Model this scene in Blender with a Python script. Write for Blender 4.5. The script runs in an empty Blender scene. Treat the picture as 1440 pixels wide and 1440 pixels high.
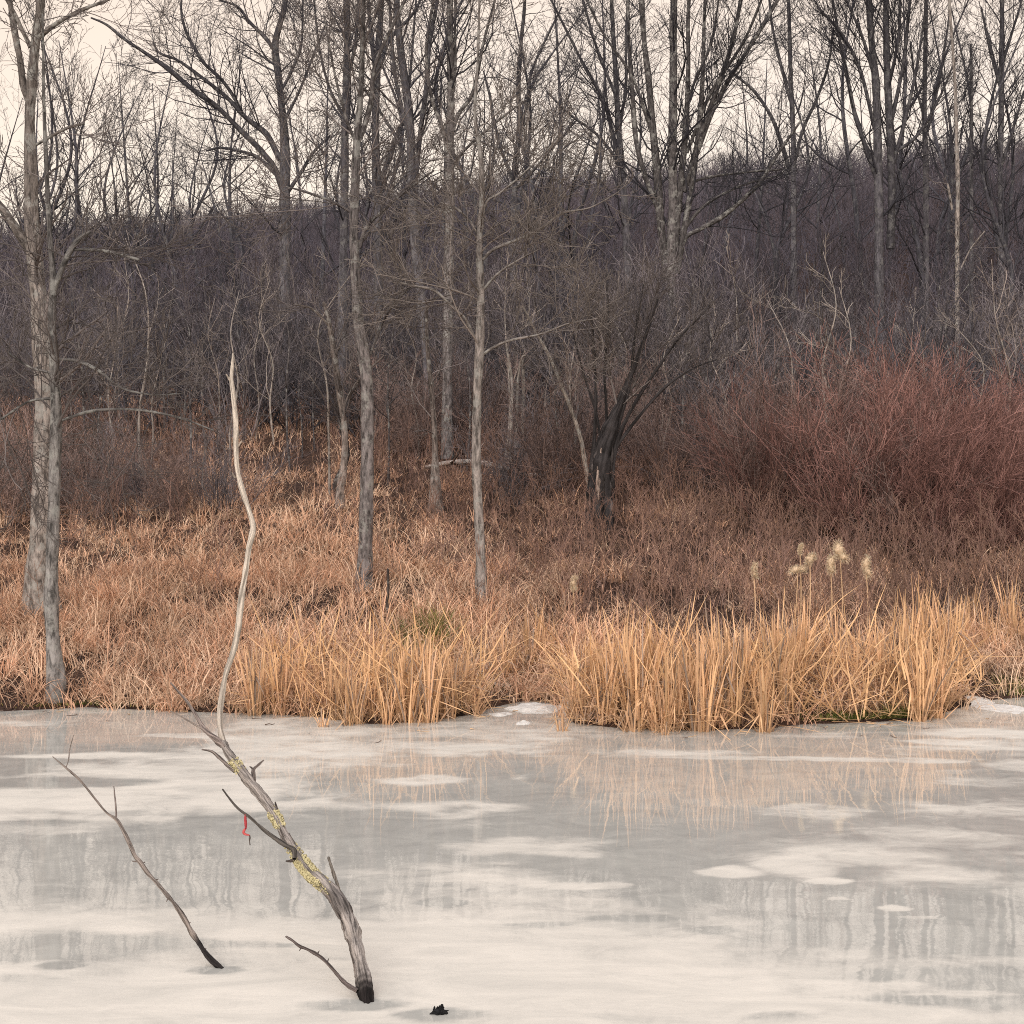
import bpy, math
import numpy as np
rng = np.random.default_rng(11)
C = bpy.context.scene.collection
R = math.radians

# ------------------------------------------------------------------ camera, sky, sun, exposure
F, YH, HC = 2283.0, 680.0, 2.6          # focal length and horizon row of the 1440 px photograph, eye height over the ice
cam = bpy.data.cameras.new("camera"); co = bpy.data.objects.new("camera", cam); C.objects.link(co)
co.location = (0, 0, HC); co.rotation_euler = (R(90), 0, 0)
cam.sensor_width = 36; cam.lens = 36 * F / 1440; cam.shift_y = (YH - 720) / 1440
cam.clip_start = 0.1; cam.clip_end = 5000
bpy.context.scene.camera = co

SUN_EL, SUN_AZ = 30.0, 196.0            # azimuth in degrees clockwise from +Y: behind the camera, a little left
w = bpy.data.worlds.new("World"); bpy.context.scene.world = w; w.use_nodes = True
nt = w.node_tree; nt.nodes.clear()
sky = nt.nodes.new("ShaderNodeTexSky"); sky.sky_type = 'NISHITA'; sky.sun_disc = False
sky.sun_elevation = R(SUN_EL); sky.sun_rotation = R(SUN_AZ)
b1 = nt.nodes.new("ShaderNodeBackground"); b1.inputs[1].default_value = 0.05
nt.links.new(sky.outputs[0], b1.inputs[0])
# high overcast: a thin even cream cloud deck over the blue
tc = nt.nodes.new("ShaderNodeTexCoord"); nz = nt.nodes.new("ShaderNodeTexNoise")
nz.inputs["Scale"].default_value = 2.2; nz.inputs["Detail"].default_value = 4
mp = nt.nodes.new("ShaderNodeMapping"); mp.inputs["Scale"].default_value = (1, 1, 3)
nt.links.new(tc.outputs["Generated"], mp.inputs[0]); nt.links.new(mp.outputs[0], nz.inputs["Vector"])
cr = nt.nodes.new("ShaderNodeValToRGB")
cr.color_ramp.elements[0].position = .3; cr.color_ramp.elements[0].color = (.99, .715, .45, 1)
cr.color_ramp.elements[1].position = .7; cr.color_ramp.elements[1].color = (1.0, .735, .465, 1)
nt.links.new(nz.outputs[0], cr.inputs[0])
b2 = nt.nodes.new("ShaderNodeBackground"); b2.inputs[1].default_value = 0.72
sx = nt.nodes.new("ShaderNodeSeparateXYZ"); nt.links.new(tc.outputs["Generated"], sx.inputs[0])
el = nt.nodes.new("ShaderNodeMapRange"); el.inputs["From Min"].default_value = .30; el.inputs["From Max"].default_value = .75; nt.links.new(sx.outputs["Z"], el.inputs["Value"])
hm = nt.nodes.new("ShaderNodeMix"); hm.data_type = 'RGBA'; hm.inputs[7].default_value = (.93, .89, .87, 1)
nt.links.new(el.outputs[0], hm.inputs[0]); nt.links.new(cr.outputs[0], hm.inputs[6]); nt.links.new(hm.outputs[2], b2.inputs[0])
ad = nt.nodes.new("ShaderNodeAddShader"); ou = nt.nodes.new("ShaderNodeOutputWorld")
nt.links.new(b1.outputs[0], ad.inputs[0]); nt.links.new(b2.outputs[0], ad.inputs[1]); nt.links.new(ad.outputs[0], ou.inputs[0])

sl = bpy.data.lights.new("sun", 'SUN'); so = bpy.data.objects.new("sun", sl); C.objects.link(so)
sl.energy = 1.5; sl.angle = R(40); sl.color = (1.0, .95, .89)
so.rotation_euler = (R(90 - SUN_EL), 0, R(-SUN_AZ + 180)); so.location = (-6, -20, 30)

vs = bpy.context.scene.view_settings
vs.view_transform = 'Standard'; vs.look = 'None'; vs.exposure = 0.33; vs.gamma = 1.0; vs.use_curve_mapping = False
cy = bpy.context.scene.cycles
cy.use_denoising = False; cy.max_bounces = 4; cy.filter_width = 1.0; cy.diffuse_bounces = 2; cy.glossy_bounces = 2; cy.transmission_bounces = 2
cy.transparent_max_bounces = 4; cy.sample_clamp_indirect = 4

# ------------------------------------------------------------------ noise and mapping helpers
def _h(ix, iy, s):
    v = np.sin(ix * 127.1 + iy * 311.7 + s * 74.7) * 43758.5453
    return v - np.floor(v)
def vnoise(x, y, s=0):
    ix, iy = np.floor(x), np.floor(y); fx, fy = x - ix, y - iy
    fx = fx * fx * (3 - 2 * fx); fy = fy * fy * (3 - 2 * fy)
    return (_h(ix, iy, s) * (1 - fx) + _h(ix + 1, iy, s) * fx) * (1 - fy) + (_h(ix, iy + 1, s) * (1 - fx) + _h(ix + 1, iy + 1, s) * fx) * fy
def fbm(x, y, s=0, o=4):
    a, t, n = 1., 0., 0.
    for k in range(o):
        t = t + a * vnoise(x * 2 ** k, y * 2 ** k, s + k); n += a; a *= .5
    return t / n
def smooth(a, b, x):
    t = np.clip((x - a) / (b - a), 0, 1); return t * t * (3 - 2 * t)
def wp(px, py, d):
    return np.array([(px - 720) / F * d, d, HC + (YH - py) / F * d])
def unit(v):
    return v / np.maximum(np.linalg.norm(v, axis=-1, keepdims=True), 1e-9)

# shoreline and terrain -------------------------------------------------
_sh = np.array([(-900, 1000), (0, 1000), (120, 994), (250, 1000), (345, 1003), (430, 1006), (520, 1018), (600, 1014), (668, 1004), (700, 993), (745, 984), (785, 990),
                (804, 1016), (880, 1025), (1000, 1026), (1070, 1024), (1130, 1018), (1240, 1014), (1300, 1012), (1345, 996), (1400, 983), (1440, 980), (2400, 985)], float)
_sd = HC * F / (_sh[:, 1] - YH); _sx = (_sh[:, 0] - 720) / F * _sd
def shore(x):
    return np.interp(x, _sx, _sd)
_pt = np.array([-60, -2, -.3, 0, .6, 1.5, 6, 12, 24, 42, 60, 80, 110, 142, 175, 240, 500, 3000], float)
_pz = np.array([-.9, -.5, -.15, .02, .12, .28, 1.0, 1.85, 3.7, 6.4, 10.0, 14.5, 20.5, 27.0, 29.5, 26, 20, 20], float)
def terrain(x, y):
    x = np.asarray(x, float); y = np.asarray(y, float)
    t = y - shore(x)
    z = np.interp(t, _pt, _pz)
    a = x / np.maximum(np.abs(y), 1)                       # the ridge climbs gently to the right
    far = smooth(40, 140, t)
    z = z + far * (np.clip(a, -.5, .5) * 16.0 + 1.2) + far * (fbm(x * .02 + 7, y * .02, 3) - .5) * 5
    z = z + smooth(.3, 5, t) * (fbm(x * .9, y * .9, 1, 3) - .5) * .35 * (1 + far * 2)
    near = smooth(5.2, 1.0, y)
    return z * (1 - near) + near * (.25 + .75 * smooth(4, 0, y))
def ground_depth(px, py):
    d = np.linspace(16.5, 170, 6000)
    hit = terrain((px - 720) / F * d, d) >= HC + (YH - py) / F * d
    return float(d[np.argmax(hit)]) if hit.any() else 60.

# ------------------------------------------------------------------ mesh building
class Geo:
    def __init__(s): s.v, s.f, s.c, s.g, s.n = [], [], [], [], 0
    def raw(s, v, f, c, grain=None):
        s.g.append(np.asarray(v if grain is None else grain, np.float32))
        s.v.append(np.asarray(v, np.float32)); s.f.append(np.asarray(f, np.int64) + s.n); s.n += len(v)
        c = np.asarray(c, np.float32)
        s.c.append(np.broadcast_to(c, (len(v), 3)) if c.ndim == 1 else c)
    def tubes(s, P, Rr, sides=3, col=(.2, .2, .2), jit=.15):
        if len(P) == 0: return
        B, n, _ = P.shape
        T = unit(np.gradient(P, axis=1))
        m = unit(T.mean(1)); ref = np.where(np.abs(m[:, 2:3]) > .8, np.array([[1., 0, 0]]), np.array([[0, 0, 1.]]))
        U = unit(np.cross(T, ref[:, None, :])); V = np.cross(T, U)
        a = np.arange(sides) / sides * 2 * np.pi
        X = P[:, :, None, :] + Rr[:, :, None, None] * (np.cos(a)[:, None] * U[:, :, None, :] + np.sin(a)[:, None] * V[:, :, None, :])
        i = np.arange(B)[:, None, None] * n * sides + np.arange(n - 1)[None, :, None] * sides
        k = np.arange(sides)[None, None, :]; k2 = (k + 1) % sides
        f = np.stack([i + k, i + k2, i + sides + k2, i + sides + k], -1).reshape(-1, 4)
        col = np.asarray(col, float)
        if col.ndim == 1: col = col[None] * np.minimum(np.exp(jit * 1.6 * rng.standard_normal((B, 1))), 1.75)
        s.raw(X.reshape(-1, 3), f, np.repeat(np.clip(col, .004, 1), n * sides, 0))
    def ribbons(s, P, W, side, col):
        B, n, _ = P.shape
        col = np.asarray(col) * np.minimum(1, .88 / np.maximum(np.max(col, axis=1, keepdims=True), 1e-3))      # keep the hue of the palest blades
        o = side[:, None, :] * W[:, :, None] * .5
        X = np.stack([P - o, P + o], 2)
        i = np.arange(B)[:, None] * n * 2 + np.arange(n - 1)[None, :] * 2
        f = np.stack([i, i + 1, i + 3, i + 2], -1).reshape(-1, 4)
        s.raw(X.reshape(-1, 3), f, np.repeat(np.clip(col, .004, 1), n * 2, 0))
    def mesh(s, name, mat, off=(0, 0, 0)):
        v = np.concatenate(s.v) - np.asarray(off, np.float32); f = np.concatenate(s.f).astype(np.int32); c = np.concatenate(s.c)
        me = bpy.data.meshes.new(name)
        me.vertices.add(len(v)); me.vertices.foreach_set('co', v.astype(np.float32).ravel())
        me.loops.add(f.size); me.loops.foreach_set('vertex_index', f.ravel())
        me.polygons.add(len(f)); me.polygons.foreach_set('loop_start', np.arange(0, f.size, 4, dtype=np.int32))
        at = me.attributes.new('Col', 'FLOAT_COLOR', 'POINT')
        at.data.foreach_set('color', np.concatenate([c, np.ones((len(c), 1))], 1).astype(np.float32).ravel())
        ga = me.attributes.new('Grain', 'FLOAT_VECTOR', 'POINT'); ga.data.foreach_set('vector', np.concatenate(s.g).ravel())
        me.materials.append(mat); me.update(calc_edges=True)
        return me
    def build(s, name, mat, parent=None):
        off = parent_loc(parent)
        o = bpy.data.objects.new(name, s.mesh(name, mat, off)); C.objects.link(o)
        if parent is not None: o.parent = parent
        return o
def parent_loc(p):
    l = np.zeros(3)
    while p is not None:
        l = l + np.array(p.location); p = p.parent
    return l
def tag(o, label=None, cat=None, group=None, kind=None):
    if label: o['label'] = label
    if cat: o['category'] = cat
    if group: o['group'] = group
    if kind: o['kind'] = kind
    return o
def thing(name, label, cat, loc, group=None):
    o = bpy.data.objects.new(name, None); C.objects.link(o); o.location = [float(a) for a in loc]; o.empty_display_size = .2
    return tag(o, label, cat, group)
def copy_tree(o, loc, rz=0, sc=1., label=None, group=None, tilt=(0, 0)):
    c = o.copy(); C.objects.link(c); c.location = [float(a) for a in loc]; c.rotation_euler = (tilt[0], tilt[1], rz); c.scale = (sc, sc, sc)
    if label: c['label'] = label
    if group: c['group'] = group
    for ch in list(o.children):
        k = ch.copy(); C.objects.link(k); k.parent = c
    return c

def resample(pts, n):
    pts = np.asarray(pts, float)
    p = np.vstack([2 * pts[:1] - pts[1:2], pts, 2 * pts[-1:] - pts[-2:-1]])
    L = np.concatenate([[0], np.cumsum(np.linalg.norm(np.diff(pts[:, :3], axis=0), axis=1))])
    s = np.linspace(0, L[-1], n); i = np.clip(np.searchsorted(L, s, 'right') - 1, 0, len(pts) - 2)
    t = ((s - L[i]) / np.maximum(L[i + 1] - L[i], 1e-9))[:, None]
    a, b, c, d = p[i], p[i + 1], p[i + 2], p[i + 3]
    q = .5 * ((2 * b) + (c - a) * t + (2 * a - 5 * b + 4 * c - d) * t ** 2 + (3 * b - a - 3 * c + d) * t ** 3)
    lin = b + (c - b) * t
    q[:, 3:] = lin[:, 3:]
    return q
def hero(geo, pts, sides=12, nres=60, amp=.08, groove=6, col=(.3, .25, .22), wob=0., cfun=None, cap=True):
    """one thick limb: pts (n,4) = x,y,z,radius, with knobs and grooves along it"""
    q = resample(pts, nres); P = q[:, :3].copy(); r = np.maximum(q[:, 3], .002)
    if wob: P[1:-1] += rng.standard_normal((nres - 2, 3)) * wob * r[1:-1, None]
    T = unit(np.gradient(P, axis=0)); U = np.empty_like(P)
    u = np.cross(T[0], [.3, 1, .2]); U[0] = u / np.linalg.norm(u)
    for i in range(1, nres):
        u = U[i - 1] - T[i] * np.dot(U[i - 1], T[i]); U[i] = u / np.linalg.norm(u)
    V = np.cross(T, U); a = np.arange(sides) / sides * 2 * np.pi; s = np.linspace(0, 1, nres)
    A = a[None, :] + .8 * np.sin(s * 5 + rng.uniform(0, 6))[:, None]
    m = 1 + amp * (.5 * np.sin(groove * A + rng.uniform(0, 6)) + .5 * np.sin((groove // 2 + 1) * A + 9 * s[:, None] + rng.uniform(0, 6)))
    kk = np.arange(0, nres + 12, 9); sl = rng.standard_normal((len(kk), sides))              # ridges that run along the limb
    m += amp * .9 * np.stack([np.interp(np.arange(nres), kk, sl[:, j]) for j in range(sides)], 1) + amp * .18 * rng.standard_normal((nres, sides))
    m += amp * .6 * np.interp(np.arange(nres), np.arange(0, nres + 4, 4), rng.standard_normal(len(np.arange(0, nres + 4, 4))))[:, None]
    rr = r[:, None] * m
    X = P[:, None, :] + rr[:, :, None] * (np.cos(a)[None, :, None] * U[:, None, :] + np.sin(a)[None, :, None] * V[:, None, :])
    i = np.arange(nres - 1)[:, None] * sides; k = np.arange(sides)[None, :]; k2 = (k + 1) % sides
    f = np.stack([i + k, i + k2, i + sides + k2, i + sides + k], -1).reshape(-1, 4)
    v = X.reshape(-1, 3); al = np.concatenate([[0], np.cumsum(np.linalg.norm(np.diff(P, axis=0), axis=1))])[:, None] + a[None] * 0; r_ = max(r.mean(), .012)
    gr = np.stack([np.cos(A) * r_ + P[0, 0], np.sin(A) * r_ + P[0, 1], al], -1).reshape(-1, 3)
    c = np.broadcast_to(np.asarray(col, float), (len(v), 3)).copy() if cfun is None else np.repeat(cfun(s), sides, 0)
    if cap:                                                   # close the top with a ring collapsed to its centre
        v = np.vstack([v, np.repeat(P[-1:] + T[-1:] * r[-1] * .6, sides, 0)]); b = (nres - 1) * sides
        kk = np.arange(sides); f = np.vstack([f, np.stack([b + kk, b + (kk + 1) % sides, b + sides + (kk + 1) % sides, b + sides + kk], -1)])
        c = np.vstack([c, c[-sides:]]); gr = np.vstack([gr, gr[-sides:]])
    geo.raw(v, f, c, gr)
    return P, r

# ------------------------------------------------------------------ branch growth (all branches of a level at once)
def grow(p0, d0, L, r0, n=5, wander=.15, up=.05, rend=.3, rmin=.002):
    B = len(p0); P = np.empty((B, n, 3)); P[:, 0] = p0; d = unit(np.array(d0, float)); st = (L / (n - 1))[:, None]
    for i in range(1, n):
        d = d + rng.standard_normal((B, 3)) * wander; d[:, 2] += up; d = unit(d)
        P[:, i] = P[:, i - 1] + d * st
    s = np.linspace(0, 1, n)[None]
    return P, np.maximum(r0[:, None] * (1 - (1 - rend) * s), rmin)
def kids(P, Rr, L, num, tr=(.25, 1), ang=(30, 60), length=None, lf=(.3, .6), rf=.6, n=5, wander=.15, up=.05, rmin=.002, rend=.3, flat=0.):
    B, m, _ = P.shape
    num = np.broadcast_to(np.asarray(num), (B,)).astype(int); idx = np.repeat(np.arange(B), num); K = len(idx)
    t = rng.uniform(tr[0], tr[1], K); g = t * (m - 1); i = np.minimum(g.astype(int), m - 2); fr = (g - i)[:, None]
    p0 = P[idx, i] * (1 - fr) + P[idx, i + 1] * fr; T = unit(P[idx, i + 1] - P[idx, i])
    r = Rr[idx, i] * (1 - fr[:, 0]) + Rr[idx, i + 1] * fr[:, 0]
    q = rng.standard_normal((K, 3)); q[:, 2] *= (1 - flat); q = unit(q - T * (q * T).sum(1, keepdims=True))
    a = np.radians(rng.uniform(ang[0], ang[1], K))[:, None]
    d = np.cos(a) * T + np.sin(a) * q
    if length is not None: l = rng.uniform(length[0], length[1], K) * (1.15 - .6 * (t - tr[0]) / max(tr[1] - tr[0], .01))
    else: l = L[idx] * rng.uniform(lf[0], lf[1], K) * (1.15 - .55 * t)
    r0 = np.maximum(np.minimum(r * .8, rf * np.maximum(r, l * .012)), rmin)
    Q, S = grow(p0, d, l, r0, n, wander, up, rend, rmin)
    return Q, S, l

# ------------------------------------------------------------------ materials
def nodes(name):
    m = bpy.data.materials.new(name); m.use_nodes = True; t = m.node_tree; t.nodes.clear()
    o = t.nodes.new("ShaderNodeOutputMaterial")
    return m, t, o
def N(t, kind, **kw):
    n = t.nodes.new(kind)
    for k, v in kw.items():
        if k in n.inputs: n.inputs[k].default_value = v
        else: setattr(n, k, v)
    return n
def veg_material(name, scale=3., lo=.7, hi=1.3, trans=0., rough=.8, stretch=(1, 1, 1), bump=0., objvar=0.):
    m, t, o = nodes(name); L = t.links.new
    at = N(t, "ShaderNodeAttribute", attribute_name="Col")
    tc = N(t, "ShaderNodeTexCoord"); mp = N(t, "ShaderNodeMapping", Scale=stretch); nz = N(t, "ShaderNodeTexNoise", Scale=scale, Detail=5., Roughness=.65)
    L(tc.outputs["Object"], mp.inputs[0]); L(mp.outputs[0], nz.inputs["Vector"])
    mr = N(t, "ShaderNodeMapRange"); mr.inputs["From Min"].default_value = .3; mr.inputs["From Max"].default_value = .7
    mr.inputs["To Min"].default_value = lo; mr.inputs["To Max"].default_value = hi
    L(nz.outputs[0], mr.inputs["Value"])
    val = mr.outputs[0]
    if objvar:
        oi = N(t, "ShaderNodeObjectInfo"); m2 = N(t, "ShaderNodeMapRange"); m2.inputs["To Min"].default_value = 1 - objvar; m2.inputs["To Max"].default_value = 1 + objvar
        L(oi.outputs["Random"], m2.inputs["Value"]); mu = N(t, "ShaderNodeMath", operation='MULTIPLY'); L(val, mu.inputs[0]); L(m2.outputs[0], mu.inputs[1]); val = mu.outputs[0]
    sc = N(t, "ShaderNodeVectorMath", operation='SCALE'); L(at.outputs["Color"], sc.inputs[0]); L(val, sc.inputs["Scale"])
    if trans:
        df = N(t, "ShaderNodeBsdfDiffuse"); tr = N(t, "ShaderNodeBsdfTranslucent"); mx = N(t, "ShaderNodeMixShader"); mx.inputs[0].default_value = trans
        L(sc.outputs[0], df.inputs[0]); L(sc.outputs[0], tr.inputs[0]); L(df.outputs[0], mx.inputs[1]); L(tr.outputs[0], mx.inputs[2]); L(mx.outputs[0], o.inputs[0])
    else:
        p = N(t, "ShaderNodeBsdfPrincipled", Roughness=rough); p.inputs["Specular IOR Level"].default_value = .15
        L(sc.outputs[0], p.inputs["Base Color"]); L(p.outputs[0], o.inputs[0])
        if bump:
            b = N(t, "ShaderNodeBump", Strength=bump, Distance=.03); L(nz.outputs[0], b.inputs["Height"]); L(b.outputs[0], p.inputs["Normal"])
    return m
def bark_material(name, scale=9., lo=.5, hi=1.45, stretch=(1, 1, .18), lichen=0.):
    m, t, o = nodes(name); L = t.links.new
    at = N(t, "ShaderNodeAttribute", attribute_name="Col"); tc = N(t, "ShaderNodeTexCoord"); mp = N(t, "ShaderNodeMapping", Scale=stretch)
    ga = N(t, "ShaderNodeAttribute", attribute_name="Grain")
    nz = N(t, "ShaderNodeTexNoise", Scale=scale, Detail=6., Roughness=.7, Distortion=.4); L(ga.outputs["Vector"], mp.inputs[0]); L(mp.outputs[0], nz.inputs["Vector"])
    mr = N(t, "ShaderNodeMapRange"); mr.inputs["From Min"].default_value = .38; mr.inputs["From Max"].default_value = .62
    mr.inputs["To Min"].default_value = lo; mr.inputs["To Max"].default_value = hi; L(nz.outputs[0], mr.inputs["Value"])
    sc = N(t, "ShaderNodeVectorMath", operation='SCALE'); L(at.outputs["Color"], sc.inputs[0]); L(mr.outputs[0], sc.inputs["Scale"])
    col = sc.outputs[0]
    if lichen:
        n2 = N(t, "ShaderNodeTexNoise", Scale=5.5, Detail=5., Roughness=.7); L(tc.outputs["Object"], n2.inputs["Vector"])
        m2 = N(t, "ShaderNodeMapRange"); m2.inputs["From Min"].default_value = .52; m2.inputs["From Max"].default_value = .6; m2.inputs["To Max"].default_value = lichen
        L(n2.outputs[0], m2.inputs["Value"]); mx = N(t, "ShaderNodeMix", data_type='RGBA'); mx.inputs[7].default_value = (.35, .345, .325, 1)
        L(m2.outputs[0], mx.inputs[0]); L(col, mx.inputs[6]); col = mx.outputs[2]
    p = N(t, "ShaderNodeBsdfPrincipled", Roughness=.85); p.inputs["Specular IOR Level"].default_value = .2
    b = N(t, "ShaderNodeBump", Strength=.8, Distance=.03); L(nz.outputs[0], b.inputs["Height"]); L(b.outputs[0], p.inputs["Normal"])
    L(col, p.inputs["Base Color"]); L(p.outputs[0], o.inputs[0])
    return m

M_BARK = bark_material("grey_bark", scale=24., lo=.30, hi=1.6, stretch=(1, 1, .2), lichen=.6)
M_BARK_FAR = bark_material("dark_bark", scale=14., lo=.5, hi=1.45, stretch=(1, 1, .2), lichen=.25)
M_BLACK = bark_material("wet_black_bark", scale=20., lo=.35, hi=1.7, stretch=(1, 1, .12))
M_DEAD = bark_material("weathered_deadwood", scale=85., lo=.28, hi=1.6, stretch=(1, 1, .07))
M_PALE = bark_material("barkless_pale_wood", scale=70., lo=.42, hi=1.3, stretch=(1, 1, .06))
M_TWIG = veg_material("bare_twigs", scale=1.2, lo=.75, hi=1.3, objvar=.22)
M_BRUSH = veg_material("brush_twigs", scale=.25, lo=.7, hi=1.35)
M_GRASS = veg_material("dry_grass", scale=.8, lo=.75, hi=1.25, trans=.14)
M_REED = veg_material("dry_reed_leaf", scale=14., lo=.85, hi=1.12, trans=.15, stretch=(1, 1, .3), objvar=.2)
M_FLUFF = veg_material("seed_fluff", scale=40., lo=.8, hi=1.15, trans=.15)
M_SNOW = veg_material("old_snow", scale=16., lo=.72, hi=1.05, rough=.7, bump=.9)

def soil_material():
    m, t, o = nodes("leaf_littered_soil"); L = t.links.new
    tc = N(t, "ShaderNodeTexCoord"); n1 = N(t, "ShaderNodeTexNoise", Scale=1.1, Detail=8., Roughness=.7); n2 = N(t, "ShaderNodeTexNoise", Scale=26., Detail=6., Roughness=.75)
    L(tc.outputs["Object"], n1.inputs["Vector"]); L(tc.outputs["Object"], n2.inputs["Vector"])
    r1 = N(t, "ShaderNodeValToRGB"); e = r1.color_ramp.elements; e[0].position = .35; e[0].color = (.045, .032, .030, 1); e[1].position = .68; e[1].color = (.17, .108, .085, 1)
    r2 = N(t, "ShaderNodeValToRGB"); e = r2.color_ramp.elements; e[0].position = .4; e[0].color = (.35, .33, .32, 1); e[1].position = .68; e[1].color = (1.4, 1.3, 1.2, 1)
    L(n1.outputs[0], r1.inputs[0]); L(n2.outputs[0], r2.inputs[0])
    mx = N(t, "ShaderNodeMix", data_type='RGBA', blend_type='MULTIPLY'); mx.inputs[0].default_value = 1
    L(r1.outputs[0], mx.inputs[6]); L(r2.outputs[0], mx.inputs[7])
    p = N(t, "ShaderNodeBsdfPrincipled", Roughness=.95); p.inputs["Specular IOR Level"].default_value = .1
    b = N(t, "ShaderNodeBump", Strength=.8, Distance=.08); L(n2.outputs[0], b.inputs["Height"]); L(b.outputs[0], p.inputs["Normal"])
    L(mx.outputs[2], p.inputs["Base Color"]); L(p.outputs[0], o.inputs[0]); return m
def ice_material():
    m, t, o = nodes("refrozen_pond_ice"); L = t.links.new
    at = N(t, "ShaderNodeAttribute", attribute_name="Col"); sp = N(t, "ShaderNodeSeparateColor"); L(at.outputs["Color"], sp.inputs[0])
    tc = N(t, "ShaderNodeTexCoord")
    mp = N(t, "ShaderNodeMapping", Scale=(.8, 1.0, 1)); mp.inputs["Rotation"].default_value = (0, 0, R(12)); L(tc.outputs["Object"], mp.inputs[0])
    n1 = N(t, "ShaderNodeTexNoise", Scale=2.6, Detail=8., Roughness=.72, Distortion=.8); L(mp.outputs[0], n1.inputs["Vector"])
    n2 = N(t, "ShaderNodeTexNoise", Scale=34., Detail=4., Roughness=.7); L(mp.outputs[0], n2.inputs["Vector"])
    a = N(t, "ShaderNodeMath", operation='MULTIPLY_ADD'); a.inputs[1].default_value = .62; L(n1.outputs[0], a.inputs[0]); L(sp.outputs[0], a.inputs[2])
    a2 = N(t, "ShaderNodeMath", operation='MULTIPLY_ADD'); a2.inputs[1].default_value = .07; L(n2.outputs[0], a2.inputs[0]); L(a.outputs[0], a2.inputs[2])
    fr = N(t, "ShaderNodeMapRange", interpolation_type='SMOOTHSTEP'); fr.inputs["From Min"].default_value = .62; fr.inputs["From Max"].default_value = 1.13; L(a2.outputs[0], fr.inputs["Value"])
    wet = N(t, "ShaderNodeBsdfPrincipled", Roughness=.028, IOR=1.5)
    cw = N(t, "ShaderNodeValToRGB"); e = cw.color_ramp.elements; e[0].position = .3; e[0].color = (.40, .395, .37, 1); e[1].position = .75; e[1].color = (.59, .58, .535, 1)
    L(n1.outputs[0], cw.inputs[0]); L(cw.outputs[0], wet.inputs["Base Color"])
    wb = N(t, "ShaderNodeBump", Strength=.022, Distance=.02); wn = N(t, "ShaderNodeTexNoise", Scale=5., Detail=3.); L(mp.outputs[0], wn.inputs["Vector"]); L(wn.outputs[0], wb.inputs["Height"]); L(wb.outputs[0], wet.inputs["Normal"])
    sn = N(t, "ShaderNodeBsdfPrincipled", Roughness=.55, IOR=1.31)
    cs = N(t, "ShaderNodeValToRGB"); e = cs.color_ramp.elements; e[0].position = .25; e[0].color = (.57, .545, .495, 1); e[1].position = .62; e[1].color = (.745, .70, .63, 1)
    mp3 = N(t, "ShaderNodeMapping", Scale=(.7, 1.9, 1)); L(tc.outputs["Object"], mp3.inputs[0]); n3 = N(t, "ShaderNodeTexNoise", Scale=1.7, Detail=9., Roughness=.68, Distortion=1.2); L(mp3.outputs[0], n3.inputs["Vector"]); L(n3.outputs[0], cs.inputs[0]); L(cs.outputs[0], sn.inputs["Base Color"])
    sb = N(t, "ShaderNodeBump", Strength=.12, Distance=.02); L(n2.outputs[0], sb.inputs["Height"]); L(sb.outputs[0], sn.inputs["Normal"])
    mx = N(t, "ShaderNodeMixShader"); L(fr.outputs[0], mx.inputs[0]); L(wet.outputs[0], mx.inputs[1]); L(sn.outputs[0], mx.inputs[2]); L(mx.outputs[0], o.inputs[0])
    return m

# ------------------------------------------------------------------ ground and ice
def sheet(name, xs, ys, zf, mat, cf=None):
    X, Y = np.meshgrid(xs, ys); Z = zf(X, Y); g = Geo(); nx, ny = len(xs), len(ys)
    i = (np.arange(ny - 1)[:, None] * nx + np.arange(nx - 1)[None]).ravel()
    v = np.stack([X, Y, Z], -1).reshape(-1, 3)
    c = np.full((len(v), 3), .5) if cf is None else np.repeat(cf(X, Y).reshape(-1, 1), 3, 1)
    g.raw(v, np.stack([i, i + 1, i + 1 + nx, i + nx], -1), c)
    return g.build(name, mat)
xs = np.unique(np.concatenate([np.linspace(-1500, -120, 24), np.linspace(-120, -16, 70), np.linspace(-16, 16, 260), np.linspace(16, 120, 70), np.linspace(120, 1500, 24)]))
ys = np.unique(np.concatenate([np.linspace(-600, -20, 15), np.linspace(-20, 14, 60), np.linspace(14, 50, 300), np.linspace(50, 200, 160), np.linspace(200, 3000, 40)]))
tag(sheet("ground", xs, ys, terrain, soil_material()), "brown leaf littered bank rising to a wooded hill", "ground", kind='structure')

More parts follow.
